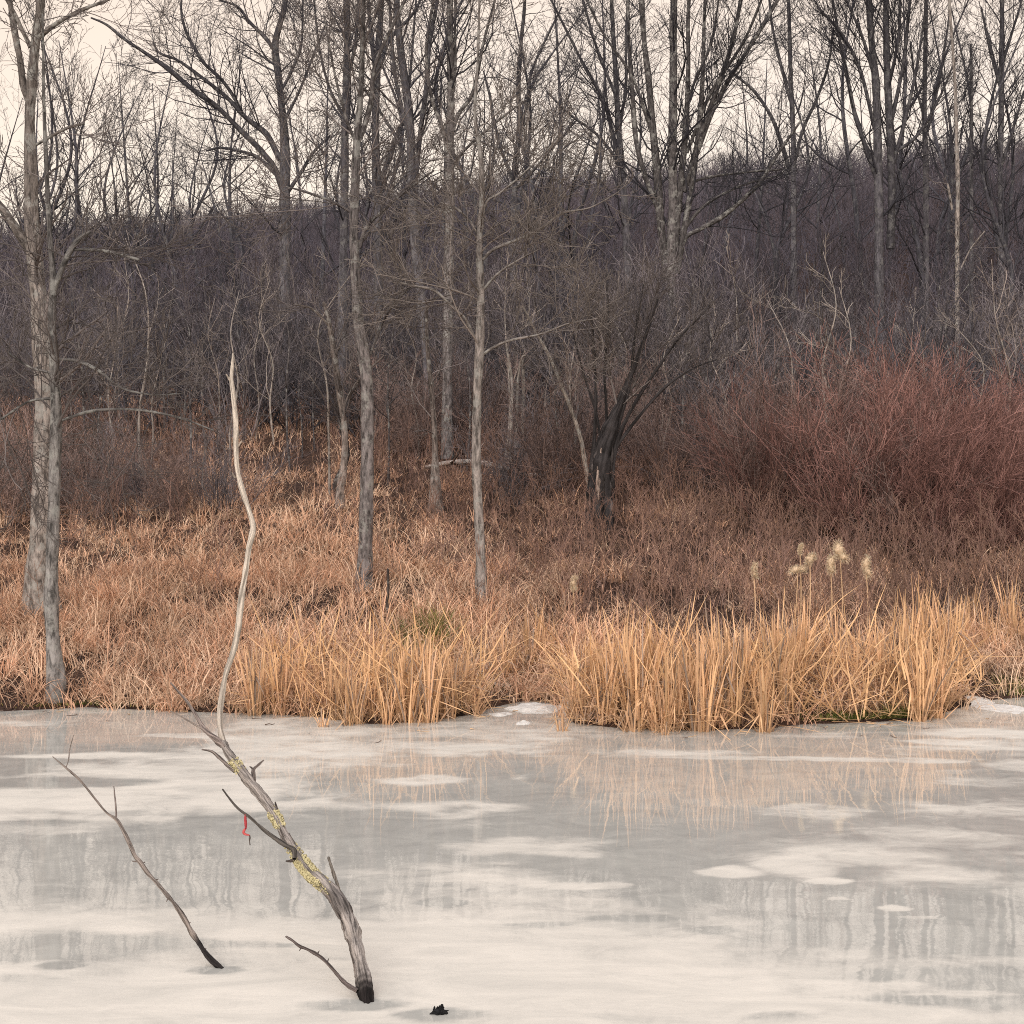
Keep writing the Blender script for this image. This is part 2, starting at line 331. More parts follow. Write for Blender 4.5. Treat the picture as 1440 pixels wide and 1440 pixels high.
# white snow-ice (1) and clear wet ice (0): patches given as photo ellipses (px, py, rx, ry, value), laid out on the ice plane
PATCH = [(720, 1012, 900, 22, .50), (170, 1045, 300, 42, .10), (130, 1062, 190, 5, .85), (260, 1034, 120, 4, .7), (60, 1018, 130, 6, .55), (400, 1040, 130, 22, .72), (430, 1018, 110, 12, .7),
         (620, 1030, 190, 20, .62), (640, 1056, 260, 9, .86), (860, 1057, 120, 5, .9), (380, 1062, 220, 18, .82),
         (700, 1095, 330, 36, .18), (200, 1108, 300, 40, .90), (60, 1100, 150, 9, .25), (330, 1080, 120, 14, .8),
         (590, 1098, 75, 9, .85), (790, 1097, 75, 10, .85), (645, 1137, 105, 11, .82), (560, 1165, 70, 6, .5),
         (520, 1205, 560, 66, .12), (60, 1168, 70, 7, .6), (30, 1150, 100, 6, .8), (640, 1235, 190, 22, .72), (520, 1240, 130, 12, .5), (760, 1190, 130, 14, .75), (880, 1178, 120, 6, .6),
         (1080, 1095, 330, 62, .08), (960, 1060, 190, 7, .6), (1180, 1068, 160, 4, .7), (1050, 1066, 140, 3, .75), (1330, 1043, 60, 5, .8), (1300, 1069, 110, 4, .7), (1420, 1045, 70, 8, .8), (1400, 1030, 120, 8, .85), (1430, 1077, 60, 9, .7), (1390, 1100, 90, 8, .55),
         (1080, 1215, 300, 50, .16), (1260, 1190, 260, 42, .55), (1190, 1208, 130, 22, .80), (1150, 1140, 90, 10, .6), (1410, 1145, 120, 22, .6), (1390, 1160, 60, 12, .1), (1330, 1228, 110, 12, .75),
         (1020, 1224, 52, 11, .95), (1168, 1239, 38, 5, 1.0), (800, 1247, 60, 5, .85), (855, 1245, 40, 6, .8), (740, 1241, 30, 3, .8),
         (300, 1310, 560, 34, .88), (720, 1330, 400, 60, .88), (700, 1268, 220, 18, .75), (900, 1295, 170, 16, .7), (620, 1270, 40, 7, .2), (980, 1262, 120, 14, .35), (880, 1291, 70, 4, .3), (760, 1300, 60, 4, .35),
         (100, 1328, 190, 21, .12), (260, 1327, 90, 7, .2), (360, 1328, 90, 4, .4), (20, 1360, 260, 12, .9), (85, 1357, 32, 6, .15), (20, 1375, 60, 6, .3),
         (300, 1400, 700, 48, .93), (900, 1400, 500, 50, .92), (1230, 1285, 240, 40, .06), (1020, 1296, 60, 9, .75), (1000, 1308, 40, 6, .25), (1255, 1277, 30, 6, .9), (1285, 1290, 40, 3, .8), (1180, 1264, 20, 3, .9),
         (1380, 1345, 120, 70, .06), (1150, 1350, 210, 26, .72), (1100, 1395, 220, 40, .85), (1210, 1330, 70, 6, .4), (1380, 1350, 90, 9, .6), (1300, 1375, 150, 6, .6), (1240, 1372, 35, 9, .25), (1310, 1405, 120, 10, .3), (1330, 1430, 180, 9, .7), (1360, 1398, 90, 5, .75),
         (625, 1428, 75, 10, .36), (616, 1427, 32, 7, .0), (495, 1412, 85, 10, .42), (517, 1413, 30, 8, .0), (305, 1364, 40, 6, .40), (313, 1363, 18, 4, .0), (900, 1433, 120, 10, .85), (1100, 1430, 60, 8, .5)]
def frost(X, Y):
    f = np.full(X.shape, .55)
    n1 = fbm(X * 1.1 + 3, Y * .8, 21, 4) - .5; n2 = fbm(X * 4 + 3, Y * 3, 31, 4) - .5; n3 = fbm(X * 1.1 + 40, Y * .8 + 9, 25, 4) - .5
    n0 = fbm(X * .5, Y * .5, 41, 4); n5 = (fbm(X * 2.2, Y * 2.0, 71, 3) - .5) * .5; n6 = (fbm(X * 2.2 + 9, Y * 2.0, 75, 3) - .5) * .7
    st = (fbm(X * 1.1 + .4 * Y, Y * 3.2, 81, 4) - .5) + .5 * (fbm(X * 3 + Y, Y * 9, 85, 3) - .5)
    f = np.where((np.abs(X) > .34 * Y), .2 + .7 * smooth(.4, .6, n0), f)
    for k, (px, py, rx, ry, val) in enumerate(PATCH):
        d = HC * F / (py - YH); cx = (px - 720) / F * d; ax = rx / F * d; ay = max(ry * d * d / (F * HC), .05)
        U_, V_ = (X - cx) / ax + n1 * .55 + n5, (Y - d) / ay + n3 * (1.1 if ry > 12 else .8) + n6
        p_ = 2. if ry > 12 else 1.45                                                     # small patches are pointed lenses
        q = (np.abs(U_) ** p_ + np.abs(V_) ** p_) ** (1 / p_) + n2 * (.45 if ry > 12 else .25)
        big = min(1, rx / 200)
        wgt = smooth(1.2 + .25 * big, .80 - .35 * big, q)
        f = f * (1 - wgt) + val * wgt
    return np.clip(f + st * .55 * (1 - np.abs(f - .55)), 0, 1) * .78 + .02
ixs = np.unique(np.concatenate([np.linspace(-200, -9, 30), np.arange(-9, 9.01, .028), np.linspace(9, 200, 30)]))
iys = np.unique(np.concatenate([np.linspace(1.5, 7, 20), np.arange(7, 20.6, .045)]))
ice = sheet("pond_ice", ixs, iys, lambda X, Y: (fbm(X * .8, Y * .8, 5, 3) - .5) * .006, ice_material(), frost)
tag(ice, "frozen pond with white crusted patches and clear wet ice", "ice", kind='structure')

# ------------------------------------------------------------------ bare trees
TW_NEAR, TW_FAR = np.array([.145, .125, .120]), np.array([.054, .052, .062])
def px_limb(pts, d):
    """(px, py, width px[, depth offset]) -> (n,4) world points with radius"""
    out = []
    for q in pts:
        dd = d + (q[3] if len(q) > 3 else 0); out.append(np.append(wp(q[0], q[1], dd), q[2] * .5 * dd / F))
    return np.array(out)
def tree(name, label, d, trunk, limbs=(), col=None, tw=None, bark=None, group=None, base=True, cat='tree', sides=12,
         n1=14, tr=(.3, 1.), ang=(35, 60), len1=(1.2, 2.6), up1=.06, w1=.12, n2=7, n3=5, limb_n=8, rt=.0035, lf2=(.3, .6), amp=.07, backlit_fade=.6, ltr=(.2, 1), flare=True):
    col = np.array(TW_NEAR * 1.35 if col is None else col); tw = TW_NEAR if tw is None else np.array(tw)
    bark = bark or M_BARK
    T = px_limb(trunk, d); T[:, 3] *= .9
    x, y = T[0, 0], T[0, 1]; gz = float(terrain(x, y))
    if base and T[0, 2] > gz - .1:                                # carry the trunk down into the ground
        T = np.vstack([[x, y, gz - .25, T[0, 3] * 1.15], T])
    if flare and T[0, 2] < gz + .3:                                         # root flare
        r0 = T[0, 3]; k_ = T[:, 2] > gz + .55; T = np.vstack([[x, y, gz - .25, r0 * 1.5], [x, y, gz + .04, r0 * 1.26], [x, y, gz + .28, r0 * 1.05], T[k_]])
    e = thing(name, label, cat, (x, y, gz), group)
    g = Geo(); P, r = hero(g, T, sides, max(60, len(T) * 11), amp, cfun=lambda s_: col[None] * (1.12 - backlit_fade * smooth(.15, .8, s_))[:, None]); g.build('trunk', bark, e)  # bark colour darkens upward, painting in the backlit look against the sky
    crown = Geo(); q = resample(np.column_stack([P, r]), 24); Ps, Rs = [q[None, :, :3]], [q[None, :, 3]]
    nums, rest = [n1], []
    for lb in limbs:
        Lp = px_limb(lb, d); Lp[:, 3] *= .84; g = Geo(); P2, r2 = hero(g, Lp, 8, max(24, len(Lp) * 7), amp, col=col * (1.05 - backlit_fade * .75)); g.build('limb', bark, e)  # limbs carry the same backlit darkening in their colour
        ql = resample(np.column_stack([P2, r2]), 24); Ps.append(ql[None, :, :3]); Rs.append(ql[None, :, 3]); nums.append(limb_n)
    Pa, Ra = np.concatenate(Ps), np.concatenate(Rs)
    La = np.linalg.norm(np.diff(Pa, axis=1), axis=2).sum(1)
    A, S, l = [], [], []
    for i in range(len(Pa)):
        a_, s_, l_ = kids(Pa[i:i + 1], Ra[i:i + 1], La[i:i + 1], nums[i], tr if i == 0 else ltr, ang, len1, n=9, wander=w1, up=up1, rf=.28, rmin=rt * 1.5)
        A.append(a_); S.append(s_); l.append(l_)
    A, S, l = np.concatenate(A), np.concatenate(S), np.concatenate(l)
    crown.tubes(A, S, 4, tw * 1.05)
    B2, S2, l2 = kids(A, S, l, np.maximum(1, np.round(n2 * l / l.mean())), (.15, 1), (25, 60), lf=lf2, n=6, wander=.16, up=.05, rmin=rt * 1.15)
    crown.tubes(B2, S2, 3, tw)
    B3, S3, l3 = kids(B2, S2, l2, n3 + (1 if rt < .0036 else 0), (.15, 1), (25, 60), lf=(.3, .65), n=4, wander=.18, up=.04, rmin=rt)
    crown.tubes(B3, S3, 3, tw)
    crown.build('crown', M_TWIG, e)
    return e

DK = np.array([.068, .064, .072])
gd = ground_depth
# left bank: thick rear tree with a forked top, slim tree before it
d = gd(50, 858)
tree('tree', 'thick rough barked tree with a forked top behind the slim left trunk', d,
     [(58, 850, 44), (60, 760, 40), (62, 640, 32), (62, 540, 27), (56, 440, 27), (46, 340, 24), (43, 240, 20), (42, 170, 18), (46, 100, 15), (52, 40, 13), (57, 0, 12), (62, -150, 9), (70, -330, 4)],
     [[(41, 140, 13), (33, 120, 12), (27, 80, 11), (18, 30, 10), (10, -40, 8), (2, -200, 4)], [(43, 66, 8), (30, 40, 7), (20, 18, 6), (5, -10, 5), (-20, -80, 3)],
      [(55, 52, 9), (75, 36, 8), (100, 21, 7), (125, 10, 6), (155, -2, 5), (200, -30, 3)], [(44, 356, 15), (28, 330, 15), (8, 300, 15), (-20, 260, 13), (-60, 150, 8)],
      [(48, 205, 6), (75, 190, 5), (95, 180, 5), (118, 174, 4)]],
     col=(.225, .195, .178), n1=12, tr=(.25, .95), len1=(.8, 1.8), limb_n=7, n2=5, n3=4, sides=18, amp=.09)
d = gd(78, 985)
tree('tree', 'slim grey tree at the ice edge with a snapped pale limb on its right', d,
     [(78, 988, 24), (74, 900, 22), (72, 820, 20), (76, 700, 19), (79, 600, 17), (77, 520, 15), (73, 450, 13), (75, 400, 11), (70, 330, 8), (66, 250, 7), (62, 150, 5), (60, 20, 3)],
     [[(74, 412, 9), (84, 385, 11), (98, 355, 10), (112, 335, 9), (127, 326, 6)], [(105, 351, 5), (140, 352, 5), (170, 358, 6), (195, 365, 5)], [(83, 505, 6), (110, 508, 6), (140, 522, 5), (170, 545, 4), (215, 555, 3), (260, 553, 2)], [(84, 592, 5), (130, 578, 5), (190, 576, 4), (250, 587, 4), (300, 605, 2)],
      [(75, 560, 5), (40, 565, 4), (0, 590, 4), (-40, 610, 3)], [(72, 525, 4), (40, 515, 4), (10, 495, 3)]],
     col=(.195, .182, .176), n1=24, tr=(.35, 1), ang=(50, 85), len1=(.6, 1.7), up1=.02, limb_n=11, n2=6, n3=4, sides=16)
# the two clear trunks in the middle
d = gd(513, 828)
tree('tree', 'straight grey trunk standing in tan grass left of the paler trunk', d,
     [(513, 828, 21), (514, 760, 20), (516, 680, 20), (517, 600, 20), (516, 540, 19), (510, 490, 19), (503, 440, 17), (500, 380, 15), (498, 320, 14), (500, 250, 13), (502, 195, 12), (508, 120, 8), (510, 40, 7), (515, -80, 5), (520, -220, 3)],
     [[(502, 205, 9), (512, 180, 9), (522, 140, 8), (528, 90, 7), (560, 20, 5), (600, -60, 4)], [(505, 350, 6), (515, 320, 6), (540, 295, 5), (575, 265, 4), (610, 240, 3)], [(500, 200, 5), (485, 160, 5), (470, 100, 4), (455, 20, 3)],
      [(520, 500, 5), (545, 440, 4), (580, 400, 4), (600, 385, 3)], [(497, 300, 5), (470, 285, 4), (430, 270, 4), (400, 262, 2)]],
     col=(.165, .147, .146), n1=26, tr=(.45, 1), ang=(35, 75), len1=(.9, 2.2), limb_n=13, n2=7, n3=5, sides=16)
d = gd(676, 846)
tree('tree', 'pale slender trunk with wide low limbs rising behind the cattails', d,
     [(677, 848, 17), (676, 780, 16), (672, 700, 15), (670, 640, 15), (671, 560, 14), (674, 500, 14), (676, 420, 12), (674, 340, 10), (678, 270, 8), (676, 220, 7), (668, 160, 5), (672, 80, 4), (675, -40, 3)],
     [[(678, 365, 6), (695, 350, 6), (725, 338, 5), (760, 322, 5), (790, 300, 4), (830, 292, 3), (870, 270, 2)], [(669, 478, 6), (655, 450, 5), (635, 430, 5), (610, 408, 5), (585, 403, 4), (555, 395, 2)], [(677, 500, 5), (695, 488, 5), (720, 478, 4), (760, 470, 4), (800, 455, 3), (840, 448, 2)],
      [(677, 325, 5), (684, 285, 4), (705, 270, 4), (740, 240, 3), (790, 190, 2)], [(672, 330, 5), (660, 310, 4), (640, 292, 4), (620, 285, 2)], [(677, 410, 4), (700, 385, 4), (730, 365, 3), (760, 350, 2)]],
     backlit_fade=.3, col=(.235, .208, .195), tw=(.19, .165, .152), n1=22, tr=(.4, 1), ang=(40, 80), len1=(.8, 1.9), up1=.03, limb_n=13, n2=7, n3=4, sides=14)
# further trunks against the sky
kw = dict(bark=M_BARK_FAR, col=DK * 1.5, tw=TW_FAR, rt=.0038)
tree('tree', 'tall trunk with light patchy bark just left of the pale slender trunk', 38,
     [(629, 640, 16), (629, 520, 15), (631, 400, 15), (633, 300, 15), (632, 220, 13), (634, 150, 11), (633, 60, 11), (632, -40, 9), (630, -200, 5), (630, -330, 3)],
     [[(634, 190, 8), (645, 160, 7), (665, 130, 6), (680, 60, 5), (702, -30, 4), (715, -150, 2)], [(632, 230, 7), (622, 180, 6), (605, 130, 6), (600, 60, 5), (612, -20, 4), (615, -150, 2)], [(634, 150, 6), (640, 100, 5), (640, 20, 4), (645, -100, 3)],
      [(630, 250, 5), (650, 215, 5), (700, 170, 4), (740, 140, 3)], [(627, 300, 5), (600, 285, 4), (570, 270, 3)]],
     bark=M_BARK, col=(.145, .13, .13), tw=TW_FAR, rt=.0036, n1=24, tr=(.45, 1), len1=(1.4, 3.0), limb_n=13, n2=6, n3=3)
tree('tree', 'grey trunk splitting in two above the brush behind the straight trunk', 41,
     [(606, 600, 13), (600, 500, 14), (592, 420, 15), (584, 340, 15), (579, 260, 14), (577, 180, 13), (570, 120, 13), (562, 60, 11), (556, -20, 9), (550, -160, 5), (548, -280, 3)],
     [[(583, 260, 10), (592, 180, 9), (600, 120, 9), (604, 60, 8), (615, 0, 6), (630, -110, 4)], [(575, 190, 8), (560, 130, 7), (552, 70, 6), (545, -40, 4)], [(585, 270, 5), (560, 200, 5), (530, 150, 4), (500, 110, 3)]], **{**kw, 'col': DK * 1.7},
     n1=22, tr=(.45, 1), len1=(1.4, 3.0), limb_n=12, n2=6, n3=3)
tree('tree', 'dark trunk with a V fork standing right of the straight grey trunk', 47,
     [(532, 420, 15), (531, 320, 14), (529, 240, 14), (528, 170, 12), (530, 100, 12), (535, 30, 9), (540, -80, 6), (545, -220, 3)],
     [[(532, 270, 8), (545, 230, 8), (560, 185, 7), (570, 160, 7), (578, 90, 5), (585, 0, 4)], [(529, 110, 8), (522, 50, 7), (518, 0, 6), (512, -120, 4)], [(534, 95, 7), (548, 55, 7), (580, 20, 5), (600, -20, 4)]], **kw, n1=20, tr=(.3, 1), len1=(1.6, 3.2), limb_n=12, n2=6, n3=3)
tree('tree', 'narrow dark trunk at the left edge of the middle tree group', 44,
     [(482, 420, 13), (484, 300, 12), (485, 200, 11), (487, 110, 11), (488, 40, 10), (486, -40, 8), (484, -180, 4)],
     [[(487, 120, 6), (500, 60, 6), (505, 0, 5), (512, -90, 3)], [(486, 170, 5), (462, 120, 5), (448, 60, 4), (440, -20, 3)]], **kw, n1=24, tr=(.3, 1), len1=(1.4, 3.0), limb_n=12, n2=6, n3=3)
tree('tree', 'broad spreading tree with long limbs sweeping left over the skyline', 52,
     [(400, 420, 18), (401, 340, 18), (401, 280, 18), (401, 220, 16), (398, 170, 12), (392, 110, 11), (387, 66, 11), (392, 40, 9), (400, 10, 8), (405, -40, 7), (410, -170, 4)],
     [[(397, 265, 11), (385, 235, 11), (365, 210, 10), (335, 180, 9), (305, 150, 9), (270, 125, 8), (238, 98, 8), (205, 75, 6), (175, 55, 5), (150, 35, 4), (128, 25, 3)],
      [(394, 225, 11), (375, 190, 10), (345, 165, 8), (320, 138, 7), (285, 110, 6), (250, 85, 5), (225, 75, 4), (215, 60, 3)], [(343, 163, 5), (326, 132, 6), (308, 108, 6), (288, 90, 6), (275, 70, 6), (262, 45, 5), (255, 15, 4), (258, -30, 3)],
      [(388, 245, 7), (365, 223, 6), (340, 213, 5), (310, 208, 4), (290, 212, 3)], [(386, 70, 8), (372, 52, 7), (350, 30, 6), (335, 10, 4), (310, 0, 3)], [(402, 165, 6), (420, 130, 5), (440, 80, 4), (460, 30, 3)], [(405, 270, 7), (425, 240, 6), (440, 215, 5), (465, 190, 4)], [(394, 130, 5), (410, 100, 5), (424, 60, 4), (426, 0, 3)]],
     **{**kw, 'rt': .0042}, n1=16, tr=(.3, 1), len1=(1.4, 3.2), limb_n=16, n2=6, n3=3)
tree('tree', 'big many stemmed tree fanning out above the brush, with a low right limb', 46,
     [(943, 440, 13), (943, 380, 15), (944, 330, 15), (946, 280, 14), (946, 200, 14), (947, 120, 13), (947, 40, 11), (948, -40, 9), (950, -180, 7), (952, -330, 3)],
     [[(938, 400, 12), (933, 350, 13), (928, 300, 13), (924, 240, 13), (918, 180, 12), (912, 110, 11), (906, 60, 9), (902, 0, 10), (895, -100, 6)], [(928, 300, 8), (908, 250, 8), (895, 200, 8), (890, 140, 8), (885, 70, 6), (882, 0, 5), (875, -110, 3)],
      [(948, 370, 10), (953, 300, 11), (959, 240, 10), (965, 170, 9), (968, 90, 8), (968, 20, 7), (975, -70, 6)], [(952, 385, 10), (961, 330, 10), (973, 260, 10), (982, 190, 9), (988, 110, 8), (990, 40, 6), (995, -60, 5)],
      [(962, 270, 9), (985, 190, 9), (1010, 120, 8), (1030, 60, 7), (1042, 0, 6), (1060, -80, 4)], [(968, 250, 8), (995, 175, 8), (1020, 120, 7), (1055, 65, 7), (1085, 15, 6), (1110, -30, 5)], [(966, 215, 6), (1000, 130, 6), (1045, 60, 5), (1075, -10, 4)],
      [(950, 372, 7), (964, 335, 8), (985, 322, 8), (1015, 305, 9), (1045, 280, 8), (1070, 255, 7), (1085, 230, 6), (1105, 200, 5), (1130, 165, 3)], [(956, 330, 6), (990, 290, 5), (1040, 262, 4), (1100, 245, 3)], [(950, 270, 6), (985, 252, 5), (1040, 243, 4), (1100, 238, 3)],
      [(920, 200, 6), (890, 110, 5), (850, 50, 4), (825, 0, 4)], [(958, 180, 5), (975, 120, 5), (1000, 60, 4), (1012, -10, 3)]],
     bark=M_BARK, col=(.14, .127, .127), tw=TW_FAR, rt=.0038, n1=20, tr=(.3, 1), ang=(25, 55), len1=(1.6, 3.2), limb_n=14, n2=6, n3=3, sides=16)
tree('tree', 'dense dark twin stemmed tree with steep branches on the right ridge', 60,
     [(1236, 360, 14), (1236, 280, 13), (1234, 200, 13), (1232, 120, 12), (1226, 60, 10), (1222, 0, 9), (1216, -120, 7), (1212, -260, 3)],
     [[(1252, 350, 12), (1254, 270, 12), (1252, 190, 12), (1248, 110, 12), (1246, 30, 10), (1246, -60, 8), (1248, -220, 4)], [(1232, 250, 8), (1215, 200, 7), (1202, 160, 7), (1190, 100, 6), (1178, 40, 5), (1165, -40, 3)], [(1230, 180, 7), (1210, 100, 6), (1185, 50, 5), (1150, 10, 4)], [(1256, 230, 7), (1275, 160, 6), (1290, 90, 5), (1300, 20, 4), (1310, -60, 3)],
      [(1254, 170, 6), (1270, 90, 6), (1278, 20, 5), (1285, -70, 3)], [(1230, 110, 6), (1212, 50, 5), (1190, 0, 4)], [(1258, 215, 6), (1290, 190, 5), (1320, 140, 4), (1345, 80, 3)], [(1250, 120, 6), (1264, 50, 5), (1266, -30, 4)]],
     **{**kw, 'rt': .0048}, n1=18, tr=(.3, 1), ang=(20, 45), len1=(2., 4.2), up1=.1, limb_n=16, n2=6, n3=3)
tree('tree', 'straight pale dead pole of a tree on the right skyline', 50,
     [(1346, 400, 6.5), (1346, 330, 7), (1347, 260, 6.5), (1345, 190, 5.5), (1343, 120, 5), (1339, 60, 4), (1335, 0, 4), (1332, -120, 4)],
     [[(1339, 295, 4), (1334, 265, 4), (1332, 258, 3)], [(1350, 380, 3), (1365, 350, 2.5), (1385, 325, 2)]], bark=M_BARK, backlit_fade=.2, col=(.27, .235, .215), tw=TW_NEAR, rt=.004, n1=7, tr=(.3, 1), len1=(.5, 1.2), limb_n=5, n2=4, n3=3)
tree('tree', 'slim tree with a wide V of branches between the many stemmed and twin stemmed trees', 62,
     [(1116, 340, 9), (1116, 250, 9), (1115, 180, 8), (1112, 110, 7), (1110, 40, 6), (1108, -40, 5), (1106, -180, 3)],
     [[(1110, 240, 7), (1100, 205, 7), (1085, 165, 6), (1062, 130, 5), (1040, 110, 4), (1020, 95, 3)], [(1118, 225, 6), (1130, 180, 6), (1148, 140, 5), (1165, 90, 4), (1172, 40, 3)], [(1114, 150, 5), (1098, 90, 5), (1085, 30, 4), (1080, -30, 3)]], **{**kw, 'rt': .0048}, n1=22, tr=(.35, 1), len1=(1.6, 3.2), limb_n=12, n2=5, n3=3)
tree('tree', 'slim tree with two rising arms on the skyline right of the pale slender trunk', 58,
     [(722, 380, 10), (723, 300, 10), (725, 240, 9), (730, 180, 8), (729, 120, 7), (733, 60, 6), (738, 0, 5), (742, -120, 3)],
     [[(727, 200, 6), (740, 150, 5), (748, 100, 5), (770, 50, 4), (790, 10, 3)], [(724, 260, 6), (705, 210, 6), (695, 170, 5), (690, 140, 5), (680, 100, 3)], [(722, 270, 5), (750, 240, 4), (775, 210, 4), (810, 170, 3)]], **{**kw, 'rt': .0045}, n1=22, tr=(.35, 1), len1=(1.6, 3.0), limb_n=12, n2=5, n3=3)
tree('tree', 'leaning dark tree close against the left of the many stemmed tree', 55,
     [(884, 400, 11), (880, 320, 11), (876, 250, 10), (870, 180, 9), (866, 110, 8), (862, 40, 7), (858, -40, 5), (852, -170, 3)],
     [[(876, 250, 7), (862, 190, 7), (848, 140, 6), (815, 80, 5), (790, 30, 4), (765, -20, 3)], [(870, 190, 6), (880, 120, 5), (880, 50, 4), (885, -40, 3)], [(872, 230, 6), (840, 190, 5), (800, 160, 4), (770, 130, 3)], [(868, 140, 5), (840, 70, 5), (820, 0, 4)]], **{**kw, 'rt': .0045}, n1=24, tr=(.3, 1), len1=(1.8, 3.4), limb_n=14, n2=6, n3=3)
tree('tree', 'narrow dark trunk next left of the pale dead pole', 64,
     [(1302, 340, 9), (1302, 240, 9), (1300, 160, 8), (1301, 80, 7), (1302, 0, 6), (1302, -120, 4)], [[(1303, 190, 5), (1315, 140, 5), (1325, 90, 4), (1335, 20, 3)], [(1301, 170, 5), (1288, 120, 4), (1280, 60, 3)]], **{**kw, 'rt': .0048}, n1=26, tr=(.25, 1), len1=(1.6, 3.2), limb_n=12, n2=5, n3=3)
tree('tree', 'narrow dark trunk near the right edge of the ridge', 66,
     [(1408, 330, 10), (1407, 240, 9), (1408, 150, 9), (1409, 70, 8), (1409, 0, 7), (1409, -120, 4)], [[(1410, 230, 5), (1425, 180, 5), (1440, 130, 4), (1460, 70, 3)], [(1406, 120, 5), (1392, 70, 4), (1380, 10, 3)], [(1410, 90, 5), (1425, 40, 4), (1440, -10, 3)]], **{**kw, 'rt': .0048}, n1=26, tr=(.25, 1), len1=(1.8, 3.6), limb_n=12, n2=6, n3=3)
tree('tree', 'thin pole tree with a bare top between the pale pole and the right edge', 60,
     [(1366, 330, 6), (1366, 240, 6), (1366, 150, 5), (1366, 90, 4), (1366, 62, 3)], [], **{**kw, 'rt': .0042}, n1=16, tr=(.3, 1), len1=(1., 2.2), n2=5, n3=4)
tree('tree', 'crooked light grey tree in the thicket left of the straight trunk', gd(480, 712),
     [(478, 712, 11), (484, 650, 11), (484, 600, 10), (477, 550, 10), (470, 500, 9), (462, 450, 7), (455, 425, 5)],
     [[(465, 460, 5), (440, 435, 4), (415, 428, 3)], [(480, 580, 4), (500, 540, 4), (540, 500, 3)]], col=(.24, .2, .18), n1=14, tr=(.35, 1), len1=(.6, 1.6), n2=6, n3=4)
tree('tree', 'thin crooked stem with a thick foot between the straight trunk and the pale one', gd(610, 718),
     [(612, 718, 18), (612, 690, 11), (612, 640, 9), (610, 590, 8), (606, 540, 8), (601, 490, 6), (600, 430, 4)], [], col=(.2, .165, .15), n1=10, tr=(.4, 1), len1=(.6, 1.4), n2=5, n3=4)
tree('tree', 'dark curved stem leaning over the clearing left of the straight trunk', gd(484, 705) + .5,
     [(470, 712, 9), (484, 670, 9), (488, 640, 8), (480, 600, 6), (482, 560, 4)], [], col=(.07, .058, .055), tw=(.08, .066, .06), n1=8, len1=(.5, 1.2), n2=5, n3=3)
for px, top, lean, lab in ((719, 478, -8, 'pale thin birch like stem, left of a close pair'), (727, 500, 12, 'pale thin birch like stem, right of a close pair'), (735, 545, 0, 'short pale stick stem beside the close pair of pale stems')):
    tree('sapling', lab, 37 + rng.uniform(-.5, .5), [(px - 2, 640, 6), (px, 590, 5), (px + 1, 540, 5), (px + lean * .5, 505, 4), (px + lean, top, 3)], [], cat='sapling', col=(.42, .37, .33), n1=5, len1=(.4, 1.), n2=4, n3=3, sides=6)
tree('sapling', 'pale leaning sapling that slants right down into the dark broken tree', gd(832, 700) - .3, [(828, 690, 6), (822, 645, 7), (815, 610, 7), (795, 555, 6), (772, 500, 5), (755, 470, 4), (735, 430, 3)], [], cat='sapling', col=(.36, .31, .27), n1=8, len1=(.6, 1.4), n2=4, n3=3, sides=7)
# the dark broken tree with suckers
d = gd(845, 742)
tree('broken_tree', 'dark hollow broken tree with upswept suckers in the brown grass', d,
     [(846, 752, 42), (845, 715, 42), (844, 690, 39), (846, 660, 36), (851, 630, 30), (859, 600, 22), (871, 570, 13), (886, 530, 8), (905, 480, 5), (925, 420, 3)],
     [[(832, 735, 12), (831, 690, 12), (833, 650, 9), (836, 610, 6), (838, 560, 5), (836, 500, 3.5), (832, 440, 2)], [(860, 730, 12), (861, 680, 12), (863, 640, 10), (876, 600, 7), (900, 555, 6), (930, 510, 5), (958, 472, 4), (1000, 430, 2.5)], [(857, 640, 7), (872, 590, 5), (886, 540, 4.5), (892, 480, 4), (905, 400, 2.5)],
      [(850, 640, 6), (853, 580, 4.5), (850, 520, 4), (856, 450, 3), (852, 380, 2)], [(866, 630, 5), (895, 590, 4.5), (935, 545, 4), (975, 518, 3), (1010, 505, 2)], [(846, 630, 5), (838, 580, 4), (822, 530, 3.5), (806, 470, 2)]],
     backlit_fade=.0, col=(.036, .032, .033), tw=(.135, .116, .11), bark=M_BLACK, n1=10, tr=(.4, 1), ang=(15, 50), len1=(.7, 2.0), up1=.05, limb_n=9, n2=6, n3=4, ltr=(.35, 1), cat='tree', sides=20, amp=.13, flare=False)
br = [o for o in C.objects if o.get('label', '').startswith('dark hollow broken')][0]
qb = resample(px_limb([(846, 750, 40), (845, 715, 44), (844, 690, 41), (846, 660, 34), (851, 630, 27), (859, 600, 18)], d), 40); qb[:, 3] *= .86
def bark_slab(i0, ln, a, wd, col, name, mat):
    seg = qb[i0:i0 + ln].copy(); off = np.array([math.cos(a), -abs(math.sin(a)), 0]); g = Geo()
    seg[:, :3] += off * seg[:, 3:4] * .98 + rng.normal(0, .006, (len(seg), 3)); seg[:, 3] = np.sin(np.linspace(.25, 2.9, len(seg))) * wd; hero(g, seg, 6, 22, .35, col=col); return g.build(name, mat, br)
for k in range(22): bark_slab(int(rng.integers(0, 26)), int(rng.integers(7, 14)), rng.uniform(.1, 3.05), rng.uniform(.012, .032), np.array([.05, .043, .042]) * rng.uniform(.5, 2.2), 'bark_slab', M_BLACK)
for k, a_ in enumerate((1.75, 1.9, 2.05)): tag(bark_slab(12 + 3 * k, 11 + 2 * k, a_, .026, np.array([.40, .31, .265]) * rng.uniform(.6, 1.05), 'torn_wood', M_DEAD), 'pale torn wood')
